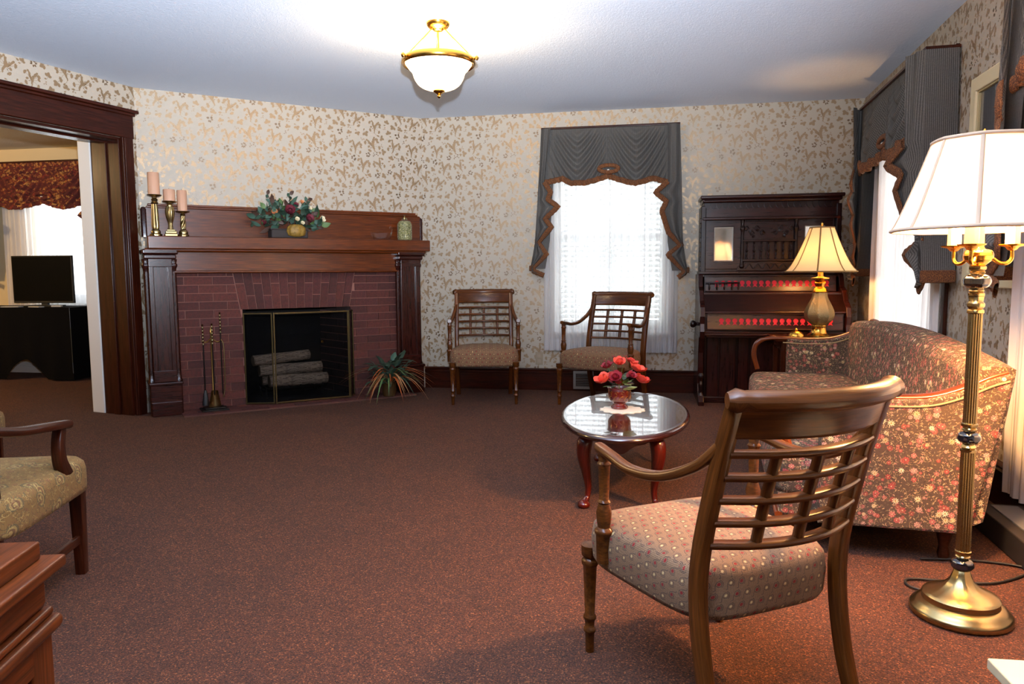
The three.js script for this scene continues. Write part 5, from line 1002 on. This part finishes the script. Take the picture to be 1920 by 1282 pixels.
  for (const s of [-1, 1]) {
    const g = part('cheek', o);
    mk('cheek_board', boxUV(extrude([[0, 0.55], [0.6, 0.55], [0.615, 0.6], [0.6, 0.66], [0.61, 0.72], [0.585, 0.79], [0.5, 0.84], [0.44, 0.92], [0.36, 0.95], [0.31, 1.05], [0, 1.05]], 0.04, 0.006).rotateY(-Math.PI / 2).translate(s * (W + 0.02) + 0.02, 0, 0), 'y'), M.organ, g);
    mk('grip_post', lat(smoothProfile([[0.001, 0], [0.012, 0.004], [0.014, 0.025], [0.026, 0.04], [0.03, 0.055], [0.022, 0.072], [0.001, 0.078]], 4), 0, 0, 0, 16).rotateZ(-s * Math.PI / 2).translate(s * (W + 0.035), 0.655, 0.52), M.organDark, g);
  }
  // lower case
  const low = part('lower_case', o);
  mk('carcass', bb(-W + 0.01, W - 0.01, 0, 0.56, 0, 0.42, 0.004, 'y'), M.organDark, low);
  for (const [a, b] of [[-0.5, -0.41], [-0.395, -0.27], [-0.25, -0.17], [-0.15, 0.15], [0.17, 0.25], [0.27, 0.395], [0.41, 0.5]]) mk('front_panel', bb(a, b, 0.03, 0.54, 0.415, b - a > 0.2 ? 0.43 : 0.44, 0.006, 'y'), M.organ, low);
  mk('base_rail', bb(-W, W, 0, 0.05, 0, 0.46, 0.006, 'x'), M.organ, low);
  for (const s of [-1, 1]) {
    const g = part('side_foot', o);
    mk('side_board', boxUV(extrude([[0, 0], [0.62, 0], [0.62, 0.03], [0.58, 0.07], [0.5, 0.1], [0.47, 0.16], [0.5, 0.3], [0.5, 0.42], [0.56, 0.55], [0, 0.55]], 0.045, 0.006).rotateY(-Math.PI / 2).translate(s * (W + 0.02) + 0.022, 0, 0), 'y'), M.organ, g);
    mk('bracket', merge([lat(smoothProfile([[0.014, 0.05], [0.024, 0.07], [0.014, 0.1], [0.02, 0.16], [0.014, 0.2], [0.026, 0.23], [0.014, 0.26]], 4), s * (W + 0.02), 0, 0.56, 14), bx(0.05, 0.05, 0.05, s * (W + 0.02), 0.026, 0.575, 0.006)]), M.organDark, g);
  }
  mk('pedal', bx(0.2, 0.03, 0.14, -0.0, 0.08, 0.44, 0.006).rotateX(0), M.iron, o);
}

// ------------------------------------------------------------------ picture, outlet, registers on the walls
{
  const o = thing('framed_picture', 'dark picture in a cream frame on the right wall between the two windows', 'picture', wRight.at(2.5, 1.0, 0), wRight.turn);
  const w = 0.62, h = 1.03;
  const prof = (x0, x1, y0, y1) => flat(extrude(rect(x0, x1, y0, y1), 0.03, 0.006, [rect(x0 + 0.06, x1 - 0.06, y0 + 0.06, y1 - 0.06)])).translate(0, 0, 0.004);
  mk('frame', prof(0, w, 0, h), std('#cfc19b', 0.5), o);
  mk('inner_frame', flat(extrude(rect(0.055, w - 0.055, 0.055, h - 0.055), 0.018, 0.002, [rect(0.072, w - 0.072, 0.072, h - 0.072)])).translate(0, 0, 0.006), std('#a8976a', 0.45), o);
  mk('print', bb(0.06, w - 0.06, 0.06, h - 0.06, 0.002, 0.01, 0), std('#2f3338', 0.7), o);
  mk('glass', plainBox(w - 0.12, h - 0.12, 0.002, w / 2, h / 2, 0.014), M.glass, o);
}
{
  const o = thing('wall_outlet', 'beige electrical outlet low on the wall left of the window', 'outlet', wBack.at(1.09, 0.29, 0), wBack.turn);
  mk('plate', bx(0.07, 0.115, 0.006, 0, 0, 0.003, 0.002), std('#9a8a72', 0.5), o);
  for (const y of [-0.025, 0.025]) mk('socket', bx(0.034, 0.03, 0.004, 0, y, 0.007, 0.002), std('#a4917a', 0.5), o);
}
{
  const o = thing('wall_register', 'small grey metal air register set in the baseboard under the window', 'air vent', wBack.at(1.5, 0.1, 0.026), wBack.turn);
  mk('frame', flat(extrude(rect(-0.09, 0.09, -0.08, 0.08), 0.012, 0.002, [rect(-0.072, 0.072, -0.062, 0.062)])), std('#8d8b8a', 0.4, { metalness: 0.6 }), o);
  for (let k = 0; k < 8; k++) mk('slat', bx(0.15, 0.003, 0.012, 0, -0.052 + k * 0.015, 0.006, 0.001), std('#8d8b8a', 0.4, { metalness: 0.6 }), o);
}
{
  const o = thing('floor_register', 'long low dark baseboard heater with grey grille along the right wall', 'heater', wRight.at(3.37, 0, 0), wRight.turn);
  mk('body', bb(0, 1.6, 0, 0.1, 0.035, 0.23, 0.006, 'x'), std('#17110e', 0.7), o);
  for (let k = 0; k < 2; k++) mk('grille', bb(0.04 + k * 0.5, 0.42 + k * 0.5, 0.098, 0.106, 0.08, 0.18, 0.002, 'x'), std('#5a5c60', 0.7), o);
}

// ------------------------------------------------------------------ armchairs at the left edge: origin at the front foot nearest the picture's centre, facing -z
function upholsteredChair(label, pos, turn, arms = true) {
  const o = thing('upholstered_armchair', label, 'armchair', pos, turn, 'armchairs with gold paisley seats');
  const q = (v) => Math.sign(v) * Math.pow(Math.abs(v), 0.25);
  mk('seat', pad((a) => [0.315 * q(Math.cos(a)), 0.3 * q(Math.sin(a))], [[0.94, 0.315], [0.995, 0.32], [1, 0.34], [1, 0.395], [0.985, 0.42], [0.94, 0.435], [0.7, 0.445], [0.3, 0.45], [0.01, 0.451]], 72).translate(-0.285, 0, 0.27), M.paisley, o);
  const taper = (t) => [lerp(0.034, 0.046, t), lerp(0.034, 0.046, t)];
  for (const x of [-0.025, -0.545]) {
    mk('leg', sweep([[x, 0, 0.0], [x, 0.16, 0.0], [x, 0.33, 0.0]], taper, [0, 0, 1], 6, 12, 0.25), M.armWood, o);
    mk('rear_leg', sweep([[x, 0, 0.6], [x, 0.2, 0.55], [x, 0.42, 0.53], [x, 0.7, 0.58], [x, 0.92, 0.66]], [0.04, 0.045], [0, 0, 1], 14, 12, 0.3), M.armWood, o);
    mk('side_stretcher', bx(0.018, 0.032, 0.54, x, 0.13, 0.28, 0.004), M.armWood, o);
    if (!arms) continue;
    const s = x > -0.2 ? 1 : -1, xa = x + s * 0.035;
    mk('arm', sweep([[xa, 0.65, 0.6], [xa + s * 0.01, 0.62, 0.46], [xa + s * 0.015, 0.6, 0.3], [xa, 0.578, 0.14]], (t) => [lerp(0.034, 0.056, t), 0.03], [0, 1, 0], 18, 12, 0.6), M.armWood, o);
    mk('arm_post', sweep([[xa, 0.575, 0.175], [xa + s * 0.004, 0.52, 0.2], [xa + s * 0.004, 0.46, 0.195], [xa, 0.4, 0.15], [xa, 0.34, 0.12]], (t) => [0.034, lerp(0.034, 0.06, t)], [0, 0, 1], 18, 12, 0.4), M.armWood, o);
  }
  mk('cross_stretcher', bx(0.52, 0.03, 0.018, -0.285, 0.13, 0.28, 0.004), M.armWood, o);
  mk('backrest', bx(0.5, 0.42, 0.07, -0.285, 0.72, 0.61, 0.03).translate(0, 0, 0), M.paisley, o);
  return o;
}
const sideChair = upholsteredChair('gold paisley armchair with dark square legs at the left edge, behind the cabinet corner', [-1.55, 0, -2.6], 0.13);
upholsteredChair('second gold paisley chair, only its seat corner showing at the left edge above the armchair', [-2.5, 0, -3.55], 0.35, false).userData.category = 'chair';

// ------------------------------------------------------------------ cabinet corner and bronze vase at lower left
{
  const o = thing('panelled_cabinet', 'low panelled wooden cabinet with stepped top at the lower left corner', 'cabinet', [-0.745, 0, -1.19], 0.12);
  mk('body', bb(-0.6, -0.035, 0, 0.5, 0.035, 0.9, 0.005, 'y'), M.cabinetWood, o);
  mk('corner_stile', merge([bb(-0.1, -0.02, 0, 0.5, 0.02, 0.09, 0.006, 'y'), bb(-0.04, -0.02, 0.45, 0.5, 0.08, 0.9, 0.004, 'z'), bb(-0.04, -0.02, 0, 0.1, 0.08, 0.9, 0.004, 'z'), bb(-0.04, -0.02, 0.1, 0.45, 0.5, 0.6, 0.004, 'y')]), M.cabinetWood, o);
  mk('side_panel', bb(-0.045, -0.029, 0.13, 0.43, 0.11, 0.48, 0.012, 'y'), M.cabinetWood, o);
  mk('waist_mould', merge([bb(-0.62, -0.006, 0.5, 0.525, 0.006, 0.92, 0.01, 'z'), bb(-0.61, -0.016, 0.525, 0.54, 0.016, 0.91, 0.008, 'z')]), M.cabinetWood, o);
  mk('frieze', bb(-0.6, -0.022, 0.54, 0.6, 0.022, 0.9, 0.012, 'z'), M.cabinetWood, o);
  mk('top_ledge', bb(-0.65, 0.0, 0.6, 0.62, 0.0, 0.95, 0.005, 'z'), M.cabinetWood, o);
  mk('top_step', bb(-0.62, -0.03, 0.62, 0.65, 0.02, 0.92, 0.004, 'z'), M.cabinetWood, o);
  const v = thing('bronze_vase', 'round bronze vase foot on the cabinet at the lower left edge', 'vase', [-0.86, 0.65, -1.09], 0);
  mk('body', lat(smoothProfile([[0.001, 0], [0.05, 0], [0.062, 0.012], [0.058, 0.03], [0.04, 0.045], [0.03, 0.06], [0.05, 0.1], [0.07, 0.16], [0.06, 0.22], [0.035, 0.25], [0.04, 0.27]], 5), 0, 0, 0, 40), std('#8c5a3a', 0.25, { metalness: 0.9 }), v);
}
// low side table at the lower right corner, with a book on it
{
  const o = thing('low_side_table', 'low table with cream top cut off by the lower right corner', 'table', [1.016, 0, -1.511], -0.14);
  mk('table_top', bb(0.0, 0.5, 0.225, 0.25, 0.0, 0.5, 0.004, 'x'), M.cream, o);
  mk('apron', merge([bb(0.03, 0.47, 0.17, 0.225, 0.03, 0.05, 0.003), bb(0.03, 0.05, 0.17, 0.225, 0.03, 0.47, 0.003), bb(0.45, 0.47, 0.17, 0.225, 0.03, 0.47, 0.003), bb(0.03, 0.47, 0.17, 0.225, 0.45, 0.47, 0.003)]), M.armWood, o);
  for (const x of [0.04, 0.46]) for (const z of [0.04, 0.46]) mk('leg', bx(0.035, 0.225, 0.035, x, 0.1125, z), M.armWood, o);
  const b = thing('dark_box', 'dark box with cream lid on the low table at the lower right corner', 'box', [1.1, 0.25, -1.49], -0.14);
  mk('body', bb(0, 0.28, 0, 0.022, 0, 0.3, 0.003, 'x'), std('#24150e', 0.6), b);
  mk('lid', bb(0, 0.28, 0.022, 0.03, 0, 0.3, 0.002, 'x'), M.cream, b);
}

// ------------------------------------------------------------------ the far room: draped table, television, papers
{
  const turn = wAnnex.turn, at = (s, y, off) => wAnnex.at(s, y, off);
  const sR = 4.18, sL = 1.9, zF = 0.58, zB = 0.1, H = 0.757;
  const t = thing('folding_table', 'folding table hidden under a black cloth in the far room', 'table', at(0, 0, 0), turn);
  mk('table_top', bb(sL + 0.02, sR - 0.02, H - 0.035, H - 0.006, zB + 0.02, zF - 0.02, 0.005), std('#8f8a84', 0.6), t);
  for (const x of [sL + 0.15, sR - 0.15]) for (const z of [zB + 0.08, zF - 0.08]) mk('leg', lat([[0.012, 0], [0.012, H - 0.03]], x, 0, z, 10), M.iron, t);
  const c = thing('table_cloth', 'black cloth hanging over the table in the far room', 'tablecloth', at(0, 0, 0), turn);
  mk('cloth_top', bb(sL, sR, H - 0.005, H, zB, zF, 0.002), M.blackCloth, c);
  const hem = (s) => { const d = sR - s; return d > 0.32 && d < 0.78 ? 0.03 + 0.19 * Math.sin(Math.PI * (d - 0.32) / 0.46) : d > 0.9 && d < 1.8 ? 0.02 + 0.17 * Math.sin(Math.PI * (d - 0.9) / 0.9) : 0.015; };
  mk('front_drop', sheet((u, v) => { const s = lerp(sL, sR, u); return [s, lerp(H, hem(s), v), zF + 0.012 * Math.sin(s * 24) * v + 0.004]; }, 120, 10), M.blackCloth, c);
  mk('side_drop', sheet((u, v) => [sR + 0.01 * Math.sin(u * 12) * v + 0.003, lerp(H, 0.015, v), lerp(zF, zB, u)], 20, 8), M.blackCloth, c);
  const tv = thing('television', 'flat black television standing on the cloth-covered table in the far room', 'television', at(3.66, H, 0.32), turn);
  mk('panel', bx(0.73, 0.5, 0.03, 0, 0.285, 0, 0.006), std('#070707', 0.6), tv);
  mk('screen', plainBox(0.705, 0.465, 0.002, 0, 0.29, 0.016), phys('#030303', 0.6, { specularIntensity: 0.12 }), tv);
  mk('back_housing', bx(0.4, 0.26, 0.035, 0, 0.3, -0.03, 0.01), M.black, tv);
  mk('stand_neck', bx(0.08, 0.06, 0.03, 0, 0.03, -0.01, 0.006), M.black, tv);
  mk('stand_base', bx(0.34, 0.014, 0.2, 0, 0.007, 0, 0.006), M.black, tv);
  const sheetMat = std('#d8d6d2', 0.8);
  const paper = (s, off, w, d, ry, label) => { const p = mk('paper_sheet', flat(new THREE.BoxGeometry(w, 0.006, d)), sheetMat, scene); p.position.set(...at(s, H + 0.0035, off)); p.rotation.y = turn + ry; p.userData = { label, category: 'paper', group: 'papers on the black cloth' }; };
  paper(3.42, 0.49, 0.2, 0.07, 0.1, 'white papers on the black cloth in front of the television, left pile');
  paper(3.72, 0.5, 0.18, 0.06, -0.3, 'white papers on the black cloth in front of the television, right pile');
  const r = thing('remote_control', 'small pale remote control on the black cloth at the right of the television', 'remote', at(3.93, H, 0.46), turn + 0.2);
  mk('case', bx(0.1, 0.016, 0.04, 0, 0.009, 0, 0.004), std('#b9b7b3', 0.5), r);
  mk('keys', bx(0.06, 0.004, 0.025, 0, 0.018, 0, 0.001), std('#4a4846', 0.6), r);
  baseboard('baseboard_annex', wAnnex, 0, wAnnex.len, 0.12, M.whiteWood);
}

renderer.render(scene, camera);
